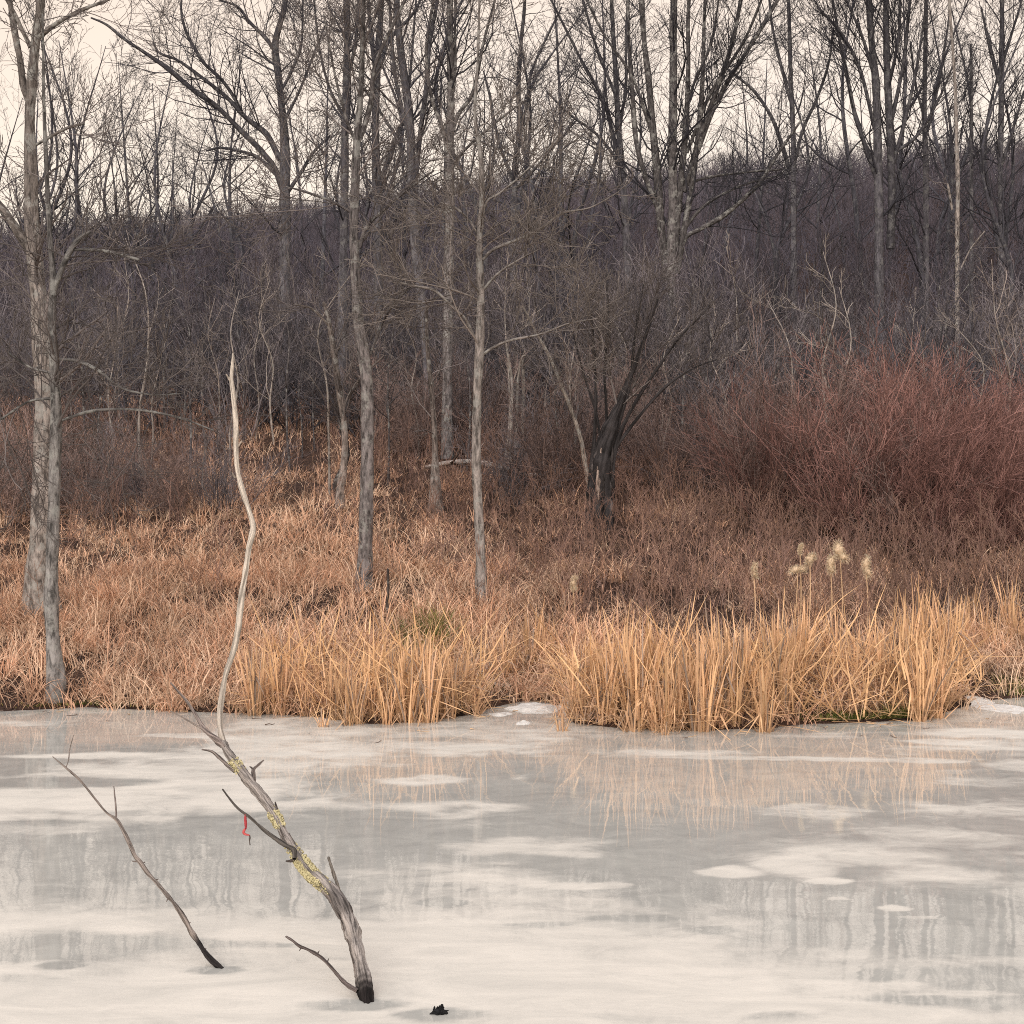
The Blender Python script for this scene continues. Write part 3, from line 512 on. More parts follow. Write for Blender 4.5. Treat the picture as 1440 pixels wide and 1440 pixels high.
# the fallen birch
e = thing('fallen_log', 'pale fallen birch log lying across the brush behind the pale trunk', 'log', wp(680, 660, 35))
g = Geo(); hero(g, px_limb([(598, 657, 6), (640, 650, 7), (680, 652, 8), (712, 660, 8), (740, 668, 6), (765, 668, 4)], 35), 8, 40, .12, col=(.40, .34, .31)); g.build('trunk', M_BARK, e)
g = Geo(); P_, R_ = px_limb([(598, 657, 6), (640, 650, 7), (680, 652, 8), (740, 668, 6), (765, 668, 4)], 35), None
a_, s_, l_ = kids(P_[None, :, :3], P_[None, :, 3], np.array([2.5]), 26, (.1, 1), (30, 70), (.3, .9), n=5, rmin=.006); g.tubes(a_, s_, 3, (.2, .15, .13)); g.build('branches', M_TWIG, e)

# ------------------------------------------------------------------ background trees (prototypes with trunk and crown, then copies)
def proto_tree(H, seed_up, nb, ang, lenf, dens2=5, dens3=3, col=TW_FAR, rt=.0055, fork=False):
    e = thing('bare_tree', 'x', 'tree', (0, 0, 0))
    T = np.array([[0, 0, -.3, H * .0085], [rng.normal(0, .10) * H * .3, rng.normal(0, .03) * H * .3, H * .3, H * .0068], [rng.normal(0, .12) * H * .4, rng.normal(0, .08) * H * .4, H * .62, H * .0045], [rng.normal(0, .16) * H * .4, rng.normal(0, .1) * H * .4, H, H * .0012]])
    g = Geo(); P, r = hero(g, T, 7, 24, .06, col=col * 1.4); g.build('trunk', M_BARK_FAR, e)
    c = Geo(); q = resample(np.column_stack([P, r]), 24)
    A, S, l = kids(q[None, :, :3], q[None, :, 3], np.array([H]), nb, (.22, 1), ang, (H * lenf * .5, H * lenf), n=8, wander=.1, up=seed_up, rf=.46, rmin=rt * 1.3)
    c.tubes(A, S, 4, col * 1.1)
    B, S2, l2 = kids(A, S, l, dens2, (.15, 1), (25, 55), lf=(.3, .6), n=5, wander=.15, up=.06, rmin=rt); c.tubes(B, S2, 3, col)
    D, S3, l3 = kids(B, S2, l2, dens3, (.15, 1), (25, 55), lf=(.3, .65), n=4, wander=.16, up=.05, rmin=rt * .8); c.tubes(D, S3, 3, col)
    c.build('crown', M_TWIG, e); return e
protos = [proto_tree(13, .10, 17, (22, 45), .34), proto_tree(11, .05, 15, (35, 65), .30), proto_tree(14, .12, 19, (18, 40), .36), proto_tree(9, .06, 18, (30, 60), .36), proto_tree(12, .03, 14, (40, 75), .32), proto_tree(15, .1, 20, (25, 50), .28)]
used = set()
def place(pr, x, y, sc, label, group, rz=None):
    rz = rng.uniform(0, 6.28) if rz is None else rz; z = float(terrain(x, y)) - .05
    if id(pr) not in used:
        used.add(id(pr)); pr.location = (x, y, z); pr.rotation_euler = (0, 0, rz); pr.scale = (sc,) * 3; pr['label'] = label; pr['group'] = group; return pr
    return copy_tree(pr, (x, y, z), rz, sc, label, group, (rng.normal(0, .05), rng.normal(0, .05)))
zones = [(-40, 115, 'bare dark tree in the cluster behind the forked left tree', 'bare trees behind the forked left tree', 7, (20, 190)),
         (120, 340, 'slender bare tree on the skyline under the long sweeping limbs', 'bare trees under the sweeping limbs', 16, (50, 250)),
         (410, 500, 'bare tree between the broad spreading tree and the middle trunks', 'bare trees left of the middle trunks', 4, (-60, 180)),
         (520, 700, 'bare tree filling the gaps behind the middle group of trunks', 'bare trees behind the middle trunks', 6, (-100, 180)),
         (700, 900, 'bare tree on the skyline between the pale slender trunk and the many stemmed tree', 'bare trees left of the many stemmed tree', 9, (-60, 220)),
         (960, 1200, 'bare tree on the ridge between the many stemmed and twin stemmed trees', 'bare trees right of the many stemmed tree', 7, (0, 230)),
         (1205, 1300, 'bare tree standing close behind the twin stemmed tree', 'bare trees behind the twin stemmed tree', 3, (-100, 120)),
         (1300, 1470, 'bare tree on the ridge around the pale dead pole', 'bare trees around the pale pole', 7, (-60, 200))]
HT = [13, 11, 14, 9, 12, 15]
for x0, x1, lab, grp, n, (ta, tb) in zones:
    for k in range(n):
        px = x0 + (x1 - x0) * (k + rng.uniform(.1, .9)) / n; y = rng.uniform(56, 92); x = (px - 720) / F * y
        top = HC + (YH - rng.uniform(ta, tb)) / F * y; H = top - float(terrain(x, y)); i = int(rng.integers(6))
        place(protos[i], x, y, max(H, 4) / HT[i], lab, grp)

# ------------------------------------------------------------------ shrubs
def proto_shrub(H, nst, spread, col, n2=9, n3=6, rt=.004, sr=.0062, wander=.1, up=.06):
    e = thing('shrub', 'x', 'shrub', (0, 0, 0)); g = Geo(); c = Geo(); col = np.array(col)
    a = rng.uniform(0, 6.28, nst); th = np.radians(np.abs(rng.normal(0, spread, nst)) + 3); rad = rng.uniform(0, .12 * H, nst)
    p0 = np.stack([np.cos(a) * rad, np.sin(a) * rad, np.full(nst, -.12)], 1); d0 = np.stack([np.sin(th) * np.cos(a), np.sin(th) * np.sin(a), np.cos(th)], 1)
    L = H * rng.uniform(.55, 1.05, nst)
    P, S = grow(p0, d0, L, L * sr, 9, wander, up * .4, .3, rt * 1.2); g.tubes(P, S, 5, col * .9, .3); g.build('stems', M_TWIG, e)
    A, S1, l = kids(P, S, L, n2, (.15, 1), (15, 50), lf=(.25, .5), n=6, wander=.13, up=up, rmin=rt); c.tubes(A, S1, 3, col, .34)
    B, S2, l2 = kids(A, S1, l, n3, (.1, 1), (20, 55), lf=(.3, .7), n=4, wander=.15, up=up, rmin=rt * .8); c.tubes(B, S2, 3, col * 1.1, .36)
    c.build('twigs', M_TWIG, e); return e
GREY, BRN, RED, DRK = (.150, .132, .140), (.190, .136, .122), (.222, .122, .106), (.066, .062, .072)
S_GREY = [proto_shrub(3.4, 16, 24, GREY), proto_shrub(3.0, 22, 30, GREY), proto_shrub(4.2, 14, 20, GREY), proto_shrub(3.6, 12, 34, DRK), proto_shrub(4.6, 10, 16, DRK)]
S_BRN = [proto_shrub(2.4, 26, 24, BRN, 9, 6, .0032, .005), proto_shrub(2.0, 30, 32, BRN, 9, 6, .0032, .005), proto_shrub(2.8, 20, 26, BRN, 10, 7, .0032, .005)]
S_RED = [proto_shrub(2.6, 34, 26, RED, 11, 7, .0028, .0042), proto_shrub(2.3, 40, 30, RED, 10, 7, .0028, .0042)]
def shrubs(x0, x1, n, dr, hr, pool, label, group, h0):
    for k in range(n):
        px = x0 + (x1 - x0) * (k + rng.uniform(.15, .85)) / n; y = rng.uniform(*dr); x = (px - 720) / F * y
        i = int(rng.integers(len(pool))); pr, h = pool[i]
        place(pr, x, y, rng.uniform(*hr) / h, label, group)
PG = list(zip(S_GREY, (3.4, 3., 4.2, 3.6, 4.6))); PB = list(zip(S_BRN, (2.4, 2., 2.8))); PR = list(zip(S_RED, (2.6, 2.3)))
shrubs(1270, 1475, 9, (28, 33), (2.1, 3.9), PR, 'red twigged shrub in the thicket by the right edge', 'red twigged shrubs by the right edge', 0)
shrubs(1040, 1300, 9, (28.5, 33.5), (1.8, 3.7), PB + PR[:1], 'reddish brown twiggy shrub rising behind the cattail seed heads', 'reddish brown shrubs behind the seed heads', 0)
shrubs(110, 330, 8, (29, 33), (1.3, 2.0), PB[:2] + PG[:1], 'low tangled brown shrub between the left trunks and the pale snag', 'low shrubs left of the pale snag', 0)
shrubs(-40, 110, 5, (29, 34), (1.6, 2.6), PB, 'reddish brown shrub behind the two left trunks', 'shrubs behind the left trunks', 0)
shrubs(690, 1040, 10, (32, 38), (1.8, 2.9), PB + PG[:2], 'grey brown shrub around the dark broken tree', 'shrubs around the broken tree', 0)
shrubs(540, 700, 5, (37, 42), (2.0, 3.2), PB + PG[:2], 'grey brown shrub behind the fallen birch log', 'shrubs behind the fallen log', 0)
shrubs(-60, 500, 15, (43, 50), (3.2, 4.8), PG, 'tall grey shrub in the thicket beyond the left clearing', 'tall shrubs beyond the left clearing', 0)
shrubs(500, 960, 14, (43, 50), (3.2, 4.8), PG, 'tall grey shrub in the thicket behind the middle trunks', 'tall shrubs behind the middle trunks', 0)
shrubs(960, 1500, 16, (38, 48), (3.0, 4.8), PG, 'tall grey shrub in the thicket below the right ridge', 'tall shrubs below the right ridge', 0)
shrubs(850, 1040, 6, (39, 43), (4.2, 5.2), PG[:3], 'tall grey shrub hiding the foot of the many stemmed tree', 'tall shrubs before the many stemmed tree', 0)
shrubs(-80, 1520, 34, (52, 60), (3.8, 5.6), PG, 'dark tall shrub far back at the foot of the wooded hill', 'shrubs at the foot of the hill', 0)

def proto_sapling(H, col, nb):
    e = thing('sapling', 'x', 'sapling', (0, 0, 0)); col = np.array(col)
    T = np.array([[rng.normal(0, .05) * H * k, rng.normal(0, .05) * H * k, H * k - .2 * (k == 0), H * (.007 - .0055 * k)] for k in (0, .25, .5, .75, 1)])
    g = Geo(); P, r = hero(g, T, 6, 26, .08, col=col); g.build('trunk', M_BARK, e); c = Geo(); q = resample(np.column_stack([P, r]), 20)
    A, S, l = kids(q[None, :, :3], q[None, :, 3], np.array([H]), nb, (.3, 1), (25, 65), (H * .15, H * .34), n=6, wander=.14, up=.05, rmin=.005); c.tubes(A, S, 4, col * .8, .25)
    B, S2, l2 = kids(A, S, l, 6, (.15, 1), (25, 60), lf=(.3, .65), n=4, wander=.15, up=.04, rmin=.004); c.tubes(B, S2, 3, col * .75, .3); c.build('crown', M_TWIG, e); return e
SAP = [(proto_sapling(4.5, (.30, .26, .235), 9), 4.5), (proto_sapling(5.5, (.10, .088, .09), 14), 5.5), (proto_sapling(3.6, (.36, .31, .275), 8), 3.6), (proto_sapling(6, (.08, .072, .076), 16), 6), (proto_sapling(4, (.27, .225, .2), 12), 4)]
shrubs(90, 470, 20, (33, 47), (3.2, 5.6), SAP, 'thin upright sapling in the thicket between the left trunks and the straight trunk', 'saplings in the left thicket', 0)
shrubs(520, 900, 19, (33, 48), (3.2, 5.6), SAP, 'thin upright sapling in the thicket behind the middle trunks', 'saplings in the middle thicket', 0)
shrubs(900, 1460, 26, (32, 50), (3.0, 5.8), SAP, 'thin upright sapling in the thicket below the right ridge', 'saplings in the right thicket', 0)

# ------------------------------------------------------------------ wooded hillside as one mass
def hill_wood():
    g = Geo(); n = 6500
    y = 60 + 118 * rng.random(n) ** .8; x = (rng.uniform(-180, 1620, n) - 720) / F * y; z = terrain(x, y)
    H = rng.uniform(2.6, 5.2, n) * (1 - .25 * smooth(120, 170, y)); p0 = np.stack([x, y, z - .1], 1)
    d0 = np.stack([rng.normal(0, .12, n), rng.normal(0, .12, n), np.ones(n)], 1)
    P, S = grow(p0, d0, H, H * .008, 5, .08, .03, .25, .012)
    mix = rng.random((n, 1)); col = np.array([.102, .096, .122]) * (1 - mix) + np.array([.128, .105, .118]) * mix; col = col * rng.uniform(.6, 1.35, (n, 1))  # distance haze put into the twig colour as a bluish tint
    g.tubes(P, S, 3, col)
    k = 11; A, S1, l = kids(P, S, H, k, (.15, 1), (20, 50), lf=(.25, .5), n=4, wander=.12, up=.06, rmin=.009); g.tubes(A, S1, 3, np.repeat(col, k, 0))
    B, S2, l2 = kids(A, S1, l, 3, (.2, 1), (20, 55), lf=(.35, .7), n=3, wander=.12, up=.06, rmin=.008); g.tubes(B, S2, 3, np.repeat(np.repeat(col, k, 0), 3, 0))
    tag(g.build('hillside_woods', M_BRUSH), 'grey purple mass of leafless scrub woods covering the hill', 'woods', kind='stuff')
hill_wood()

# ------------------------------------------------------------------ grass, weeds and reeds
def blades(g, x, y, z, L, Wd, lean, curv, col, n=5, kink=None, taper=True, head=None):
    B = len(x); ph = rng.uniform(0, 6.28, B) if head is None else head; s = np.linspace(0, 1, n)
    P = np.empty((B, n, 3)); P[:, 0] = np.stack([x, y, z], 1); st = L / (n - 1)
    for i in range(1, n):
        th = lean + curv * s[i] ** 1.4
        if kink is not None: th = th + np.where(s[i] > kink[0], kink[1], 0)
        P[:, i] = P[:, i - 1] + np.stack([np.sin(th) * np.cos(ph), np.sin(th) * np.sin(ph), np.cos(th)], 1) * st[:, None]
    P[:, 1:, 2] = np.maximum(P[:, 1:, 2], z[:, None] + .015)
    f = ph + np.pi / 2 + rng.normal(0, .7, B); side = np.stack([np.cos(f), np.sin(f), rng.normal(0, .15, B)], 1)
    W = Wd[:, None] * (1 - (s ** 2 if taper else s ** 4) * .9)[None]
    g.ribbons(P, W, side, col)
TAN, PALE, BROWN, RUST = np.array([.75, .46, .31]), np.array([.92, .655, .47]), np.array([.19, .128, .108]), np.array([.36, .225, .165])
BTX, BTD = wp(846, 745, gd(845, 742))[0], gd(845, 742)
def clear(x, y):                                              # trodden bare ground round the broken tree
    return ~((np.abs(x - BTX) < .45) & (y > BTD - 1.9) & (y < BTD + .3))
def gold_of(x, y, t, d1):
    px = x / y * F + 720
    left = smooth(570, 480, px) * smooth(250, 330, px) * smooth(36, 25, t) + smooth(380, 250, px) * smooth(22, 11, t) + smooth(18, 9, t) * smooth(900, 650, px) * .7     # golden clearing on the left
    return np.clip(.95 - .38 * smooth(1.5, 3.5, t) * smooth(330, 640, px) - t * .040 + left * .75 + (d1 - .5) * 1.9, .20, 1)
def bank_grass():
    g = Geo()
    # tussocks: blades fanning out of a common foot and arching over
    for nt_, t0, t1, nb, lr, wr in ((2200, -.02, 7.5, 34, (.30, .74), (.008, .016)), (2200, 6.5, 19, 22, (.28, .66), (.011, .021)), (1800, 17, 36, 15, (.3, .6), (.016, .028))):
        t = t0 + (t1 - t0) * rng.random(nt_) ** 1.1; a = rng.uniform(-.40, .40, nt_); x = a * (18.5 + t); y = shore(x) + t; d1 = fbm(x * .7, y * .5, 51, 3)
        keep = (rng.random(nt_) < .22 + .95 * smooth(.38, .56, d1)) & clear(x, y); x, y, t, d1 = x[keep], y[keep], t[keep], d1[keep]; n = len(x)
        gold = gold_of(x, y, t, d1); r = rng.random((n, 1)); gg = gold[:, None]
        base = np.where(r < gg * .45, PALE, np.where(r < gg * 1.0, TAN, np.where(rng.random((n, 1)) < .55, BROWN, RUST))) * rng.uniform(.75, 1.15, (n, 1))
        hd = rng.uniform(0, 6.28, n); size = rng.uniform(.55, 1.15, n) * (.65 + .4 * gold) * (1 - .22 * smooth(420, 300, x / y * F + 720))
        i = np.repeat(np.arange(n), nb); B = len(i); sg = .11 * size[i]
        ox, oy = rng.normal(0, 1, B) * sg, rng.normal(0, 1, B) * sg; h = np.where(rng.random(B) < .6, np.arctan2(oy, ox), hd[i]) + rng.normal(0, .6, B)
        X, Y = x[i] + ox, y[i] + oy; c = base[i] * np.exp(.40 * rng.standard_normal((B, 1)))
        blades(g, X, Y, np.maximum(terrain(X, Y), 0) - .02, rng.uniform(*lr, B) * size[i], rng.uniform(*wr, B), np.radians(np.abs(rng.normal(0, 24, B))), np.radians(rng.uniform(25, 165, B)), c, 6, None, True, h)
    # finer growth between them
    for n, t0, t1, lr, wr in ((26000, .0, 7, (.15, .5), (.005, .011)), (32000, 6, 19, (.2, .5), (.007, .015)), (20000, 17, 36, (.22, .5), (.011, .02)), (9000, 30, 46, (.3, .6), (.016, .026))):
        t = t0 + (t1 - t0) * rng.random(n); a = rng.uniform(-.40, .40, n); x = a * (18.5 + t); y = shore(x) + t; d1 = fbm(x * .8, y * .6, 57, 3)
        keep = (rng.random(n) < .25 + smooth(.36, .6, d1)) & (clear(x, y) | (rng.random(n) < .25)); x, y, t, d1 = x[keep], y[keep], t[keep], d1[keep]; B = len(x); gold = gold_of(x, y, t, d1); r = rng.random((B, 1)); gg = gold[:, None] * .8
        c = np.where(r < gg * .3, PALE, np.where(r < gg, TAN, np.where(rng.random((B, 1)) < .6, BROWN, RUST))) * np.exp(.42 * rng.standard_normal((B, 1)))
        blades(g, x, y, terrain(x, y) - .02, rng.uniform(*lr, B), rng.uniform(*wr, B), np.radians(rng.uniform(0, 45, B)), np.radians(rng.uniform(0, 120, B)), c)
    return tag(g.build('dry_grass', M_GRASS), 'tan and brown dry grass covering the bank', 'grass', kind='stuff')
bank_grass()
def weeds():
    g = Geo(); n = 5200
    t = 2.5 + 27 * rng.random(n); a = rng.uniform(-.40, .40, n); x = a * (18.5 + t); y = shore(x) + t; px = x / y * F + 720
    keep = clear(x, y) & (np.abs(px - 410) > 95 * rng.random(n)) & (rng.random(n) < np.clip(.22 + .75 * smooth(560, 760, px) + .4 * smooth(12, 20, t) - .6 * smooth(5, 2, t), .05, 1))
    x, y, t = x[keep], y[keep], t[keep]; B = len(x); H = rng.uniform(.45, 1.25, B)
    d0 = np.stack([rng.normal(0, .2, B), rng.normal(0, .2, B), np.ones(B)], 1)
    P, S = grow(np.stack([x, y, terrain(x, y) - .03], 1), d0, H, H * .0042, 5, .09, .02, .4, .0032)
    m = rng.random((B, 1)); col = (np.array([.33, .205, .155]) * m + np.array([.22, .135, .115]) * (1 - m)) * rng.uniform(.5, 1.3, (B, 1))
    g.tubes(P, S, 3, col); k = 6
    A, S1, l = kids(P, S, H, k, (.3, 1), (20, 55), lf=(.25, .55), n=4, wander=.13, up=.06, rmin=.0028); g.tubes(A, S1, 3, np.repeat(col, k, 0))
    A, S1, l = kids(A, S1, l, 2, (.3, 1), (20, 55), lf=(.35, .7), n=3, wander=.13, up=.06, rmin=.0025); g.tubes(A, S1, 3, np.repeat(np.repeat(col, k, 0), 2, 0))
    tag(g.build('dead_weeds', M_BRUSH), 'thin rust brown dead weed stalks standing through the grass', 'weeds', kind='stuff')
weeds()

REED = np.array([.95, .61, .34]); REED2 = np.array([.88, .56, .35])
def clump_mesh(nb, rad, Lr, lean, kinkp=.42):
    g = Geo(); a = rng.uniform(0, 6.28, nb); r = rad * np.sqrt(rng.random(nb)); x, y = np.cos(a) * r, np.sin(a) * r
    L = rng.uniform(*Lr, nb); h = np.where(rng.random(nb) < .7, a + rng.normal(0, .5, nb), rng.uniform(0, 6.28, nb))
    ks = np.where(rng.random(nb) < kinkp, rng.uniform(.3, .8, nb), 2.); ka = np.radians(rng.uniform(50, 125, nb))
    m = rng.random((nb, 1)); c = (REED * m + REED2 * (1 - m)) * rng.uniform(.55, 1.12, (nb, 1)); c = np.where(rng.random((nb, 1)) < .14, np.array([.45, .34, .27]) * rng.uniform(.5, 1.1, (nb, 1)), c)
    blades(g, x, y, np.full(nb, -.04), L, rng.uniform(.011, .025, nb), np.radians(np.abs(rng.normal(0, lean, nb))), np.radians(np.abs(rng.normal(0, 12, nb))), c, 7, (ks, ka), False, h)
    nb2 = nb // 3; a = rng.uniform(0, 6.28, nb2)                                   # short broken stubs at the foot
    blades(g, np.cos(a) * rad, np.sin(a) * rad, np.full(nb2, -.04), rng.uniform(.12, .4, nb2), rng.uniform(.012, .022, nb2), np.radians(rng.uniform(5, 50, nb2)), np.radians(rng.uniform(0, 40, nb2)), REED2 * rng.uniform(.4, .9, (nb2, 1)), 4, None, False, a)
    return g.mesh('cattail_clump', M_REED)
CL = [clump_mesh(int(rng.integers(34, 52)), rng.uniform(.07, .13), (.5, 1.1), rng.uniform(8, 17)) for _ in range(10)] + [clump_mesh(26, .10, (.4, .8), 20, .5) for _ in range(3)]
def clump(x, y, sc, label, group, me=None):
    o = bpy.data.objects.new('cattail_clump', me or CL[int(rng.integers(len(CL)))]); C.objects.link(o)
    o.location = (x, y, max(0., float(terrain(x, y)))); o.rotation_euler = (0, 0, rng.uniform(0, 6.28)); o.scale = (sc, sc, sc * rng.uniform(.9, 1.1))
    return tag(o, label, 'cattails', group)
def stand(x0, x1, n, t0, t1, sc, label, group, bias=1.):
    for k in range(n):
        px = x0 + (x1 - x0) * (k + rng.random()) / n; t = t0 + (t1 - t0) * rng.random() ** bias
        d = 18.; hs = min(1.1, .76 + .5 * float(fbm(np.array(px * .021), np.array(3.3), 91, 2)))
        for _ in range(4): d = float(shore((px - 720) / F * d)) + t
        clump((px - 720) / F * d, d, rng.uniform(*sc) * hs, label, group)
stand(352, 668, 32, -.12, .9, (.52, .98), 'tan cattail clump in the stand left of the gap in the shore', 'cattail clumps left of the gap', 1.3)
stand(805, 1105, 50, -.12, 1.3, (.68, 1.16), 'tall tan cattail clump in the dense stand right of the gap', 'cattail clumps in the dense stand', 1.2)
stand(1100, 1345, 32, .5, 2.2, (.6, 1.08), 'tan cattail clump set back from the ice toward the right edge', 'cattail clumps toward the right edge')
stand(1345, 1470, 14, 1.6, 3.2, (.45, .85), 'low pale cattail clump behind the icy inlet at the right edge', 'cattail clumps behind the inlet')
stand(690, 815, 9, .7, 1.6, (.5, .9), 'tan cattail clump set back behind the gap in the shore', 'cattail clumps behind the gap')
stand(1285, 1335, 7, -.1, .4, (.8, 1.0), 'narrow upright cattail clump jutting onto the ice near the right', 'jutting cattail clumps')
for px, py, sc, lab in ((455, 1022, .42, 'short broken cattail clump alone on the ice left of the stand'), (790, 1028, .45, 'short broken cattail clump on the ice by the snow mound'), (490, 1020, .5, 'small cattail clump in front of the left stand'), (935, 1034, .3, 'tiny broken reed stub on the ice before the dense stand'), (1075, 1029, .85, 'fanned cattail clump at the right end of the dense stand')):
    d = HC * F / (py - YH); clump((px - 720) / F * d, d, sc, lab, None, CL[10] if sc < .6 else None)
# loose broken leaves lying among the stands and on the edge of the ice
g = Geo(); n = 1900; px = np.concatenate([rng.uniform(350, 680, 600), rng.uniform(790, 1440, 1300)]); x = (px - 720) / F * 18.0; y = shore(x) + rng.uniform(-.12, 1.4, n); z = np.maximum(terrain(x, y), .0) + rng.uniform(.02, .75, n) * rng.random(n)
blades(g, x, y, z, rng.uniform(.25, .95, n), rng.uniform(.010, .022, n), np.radians(rng.uniform(25, 105, n)), np.radians(rng.uniform(-25, 25, n)), REED * rng.uniform(.6, 1.15, (n, 1)), 4, None, False)
tag(g.build('fallen_reed_leaves', M_REED), 'broken tan reed leaves lying between the cattail stands', 'reed leaves', kind='stuff')
# green grass at the water edge
g = Geo()
for px, py, n, sx, sy, h in ((608, 902, 700, .24, .4, .55), (575, 908, 200, .15, .3, .45), (650, 935, 200, .3, .3, .3), (700, 962, 160, .4, .3, .12), (140, 995, 170, .4, .08, .10), (60, 999, 60, .3, .08, .1), (230, 1000, 60, .3, .1, .1), (1190, 1014, 420, .5, .12, .16), (1270, 1011, 360, .25, .12, .22), (1430, 972, 200, .25, .3, .25), (355, 1000, 120, .2, .15, .15)):
    d = gd(px, py); x = (px - 720) / F * d + rng.normal(0, sx * .6, n); y = d + rng.normal(0, sy, n); y = np.maximum(y, shore(x) + .03)
    c = np.where(rng.random((n, 1)) < .6, np.array([.10, .13, .035]), np.array([.30, .26, .09])) * rng.uniform(.6, 1.5, (n, 1))
    blades(g, x, y, terrain(x, y) - .01, rng.uniform(.5, 1.1, n) * h, rng.uniform(.005, .010, n), np.radians(rng.uniform(5, 40, n)), np.radians(rng.uniform(30, 110, n)), c)
tag(g.build('green_grass', M_GRASS), 'low green grass tufts along the edge of the ice', 'grass', kind='stuff')

# cattails with blown seed heads
def cattail(px, py, sz, tilt, label, base_py=905, d=None, fat=1.):
    d = d or gd(px, base_py) ; e = thing('cattail', label, 'cattail', (wp(px, py, d)[0], d, float(terrain(wp(px, py, d)[0], d))), 'cattails with blown seed heads')
    top = wp(px, py, d); b = np.array([top[0] - .06 * tilt, d, float(terrain(top[0], d)) - .03]); g = Geo()
    pts = np.array([np.append(b, .010), np.append((b + top) / 2 + [.02, 0, 0], .009), np.append(top + [0, 0, -.02], .006)])
    hero(g, pts, 5, 12, .03, col=(.72, .5, .32)); g.build('stalk', M_REED, e)
    g = Geo(); ax = np.array([math.sin(tilt), 0, math.cos(tilt)]); n, s = 14, 14
    q = np.linspace(-1, 1, n); rr = np.sqrt(np.maximum(0, 1 - np.abs(q) ** 2.6)) * sz * .30 * fat * (1 + .25 * np.sin(q * 5 + px))
    A = rng.uniform(.72, 1.25, (n, s)); an = np.arange(s) / s * 6.283; u = np.array([math.cos(tilt), 0, -math.sin(tilt)]); v = np.array([0, 1., 0])
    bend = (q ** 2)[:, None] * u[None] * sz * .25
    X = top + (q * sz)[:, None, None] * ax + bend[:, None, :] + (rr[:, None] * A)[:, :, None] * (np.cos(an)[None, :, None] * u + np.sin(an)[None, :, None] * v)
    i = np.arange(n - 1)[:, None] * s; k = np.arange(s)[None]; k2 = (k + 1) % s
    g.raw(X.reshape(-1, 3), np.stack([i + k, i + k2, i + s + k2, i + s + k], -1).reshape(-1, 4), (.80, .62, .44))
    m = 420; dirs = unit(rng.standard_normal((m, 3))); tq = rng.uniform(-1, 1, m); c0 = top + (tq * sz)[:, None] * ax + (tq ** 2)[:, None] * u * sz * .25
    P, S = grow(c0, dirs, np.full(m, sz * .36 * fat + .03), np.full(m, .0018), 3, .3, -.05, .6, .0012); g.tubes(P, S, 3, (.82, .65, .47))
    g.build('seed_head', M_FLUFF, e)
cattail(1122, 800, .10, 1.45, 'cattail with its pale fluffy head bent flat, lowest of the seed head group')
cattail(1139, 786, .07, .6, 'cattail with a small round fluffy head above the flat one', fat=1.6)
cattail(1168, 794, .105, .05, 'cattail with an upright egg shaped fluffy head', fat=1.2)
cattail(1181, 777, .12, -.5, 'cattail with the largest curled fluffy head, highest of the group', fat=1.3)
cattail(1218, 797, .12, -.1, 'cattail with an upright ragged head at the right of the seed head group')
cattail(1060, 802, .09, 0, 'cattail with a narrow brownish head left of the seed head group', fat=.7)
cattail(806, 820, .09, .05, 'lone cattail with a small head behind the gap in the shore', fat=.75)
cattail(1125, 772, .06, .2, 'cattail with a thin stripped head at the top left of the group', fat=.45)
# dead stick by the straight trunk
d = gd(546, 873); g = Geo(); hero(g, px_limb([(546, 878, 5), (545, 850, 5), (546, 825, 4), (545, 800, 3)], d), 6, 20, .15, col=(.07, .055, .05)); tag(g.build('dead_stick', M_BARK), 'short dark dead stick upright in grass beside the straight trunk', 'stick')

# snow left at the shore
def snow(px, py, rx, ry, h, label):
    d = HC * F / (py - YH); cx = (px - 720) / F * d; n = 28; X, Y = np.meshgrid(np.linspace(-1, 1, n), np.linspace(-1, 1, n)); rr = np.hypot(X, Y) + (fbm(X * 2 + px, Y * 2, 61, 3) - .5) * .5
    Z = (h + .05) * smooth(1.05, .2, rr) * (.7 + .6 * fbm(X * 3 + px, Y * 3, 63, 3)) - .05; i = (np.arange(n - 1)[:, None] * n + np.arange(n - 1)[None]).ravel(); g = Geo()
    x, y = cx + X * rx, d + Y * ry
    g.raw(np.stack([x, y, np.maximum(terrain(x, y), 0) + Z], -1).reshape(-1, 3), np.stack([i, i + 1, i + 1 + n, i + n], -1), (.86, .83, .79))
    tag(g.build('snow_patch', M_SNOW), label, 'snow patch')
snow(752, 997, .50, .55, .05, 'white lump of old snow at the gap between the cattail stands')
snow(700, 1004, .35, .3, .02, 'thin flat snow patch at the end of the left cattail stand')
snow(735, 1017, .16, .2, .015, 'small white ice slab in front of the snow lump')
snow(690, 975, .5, .8, .05, 'patchy snow among grass behind the gap in the shore')
snow(1400, 995, .6, 1.0, .012, 'flat snow covered ice in the inlet at the right edge')

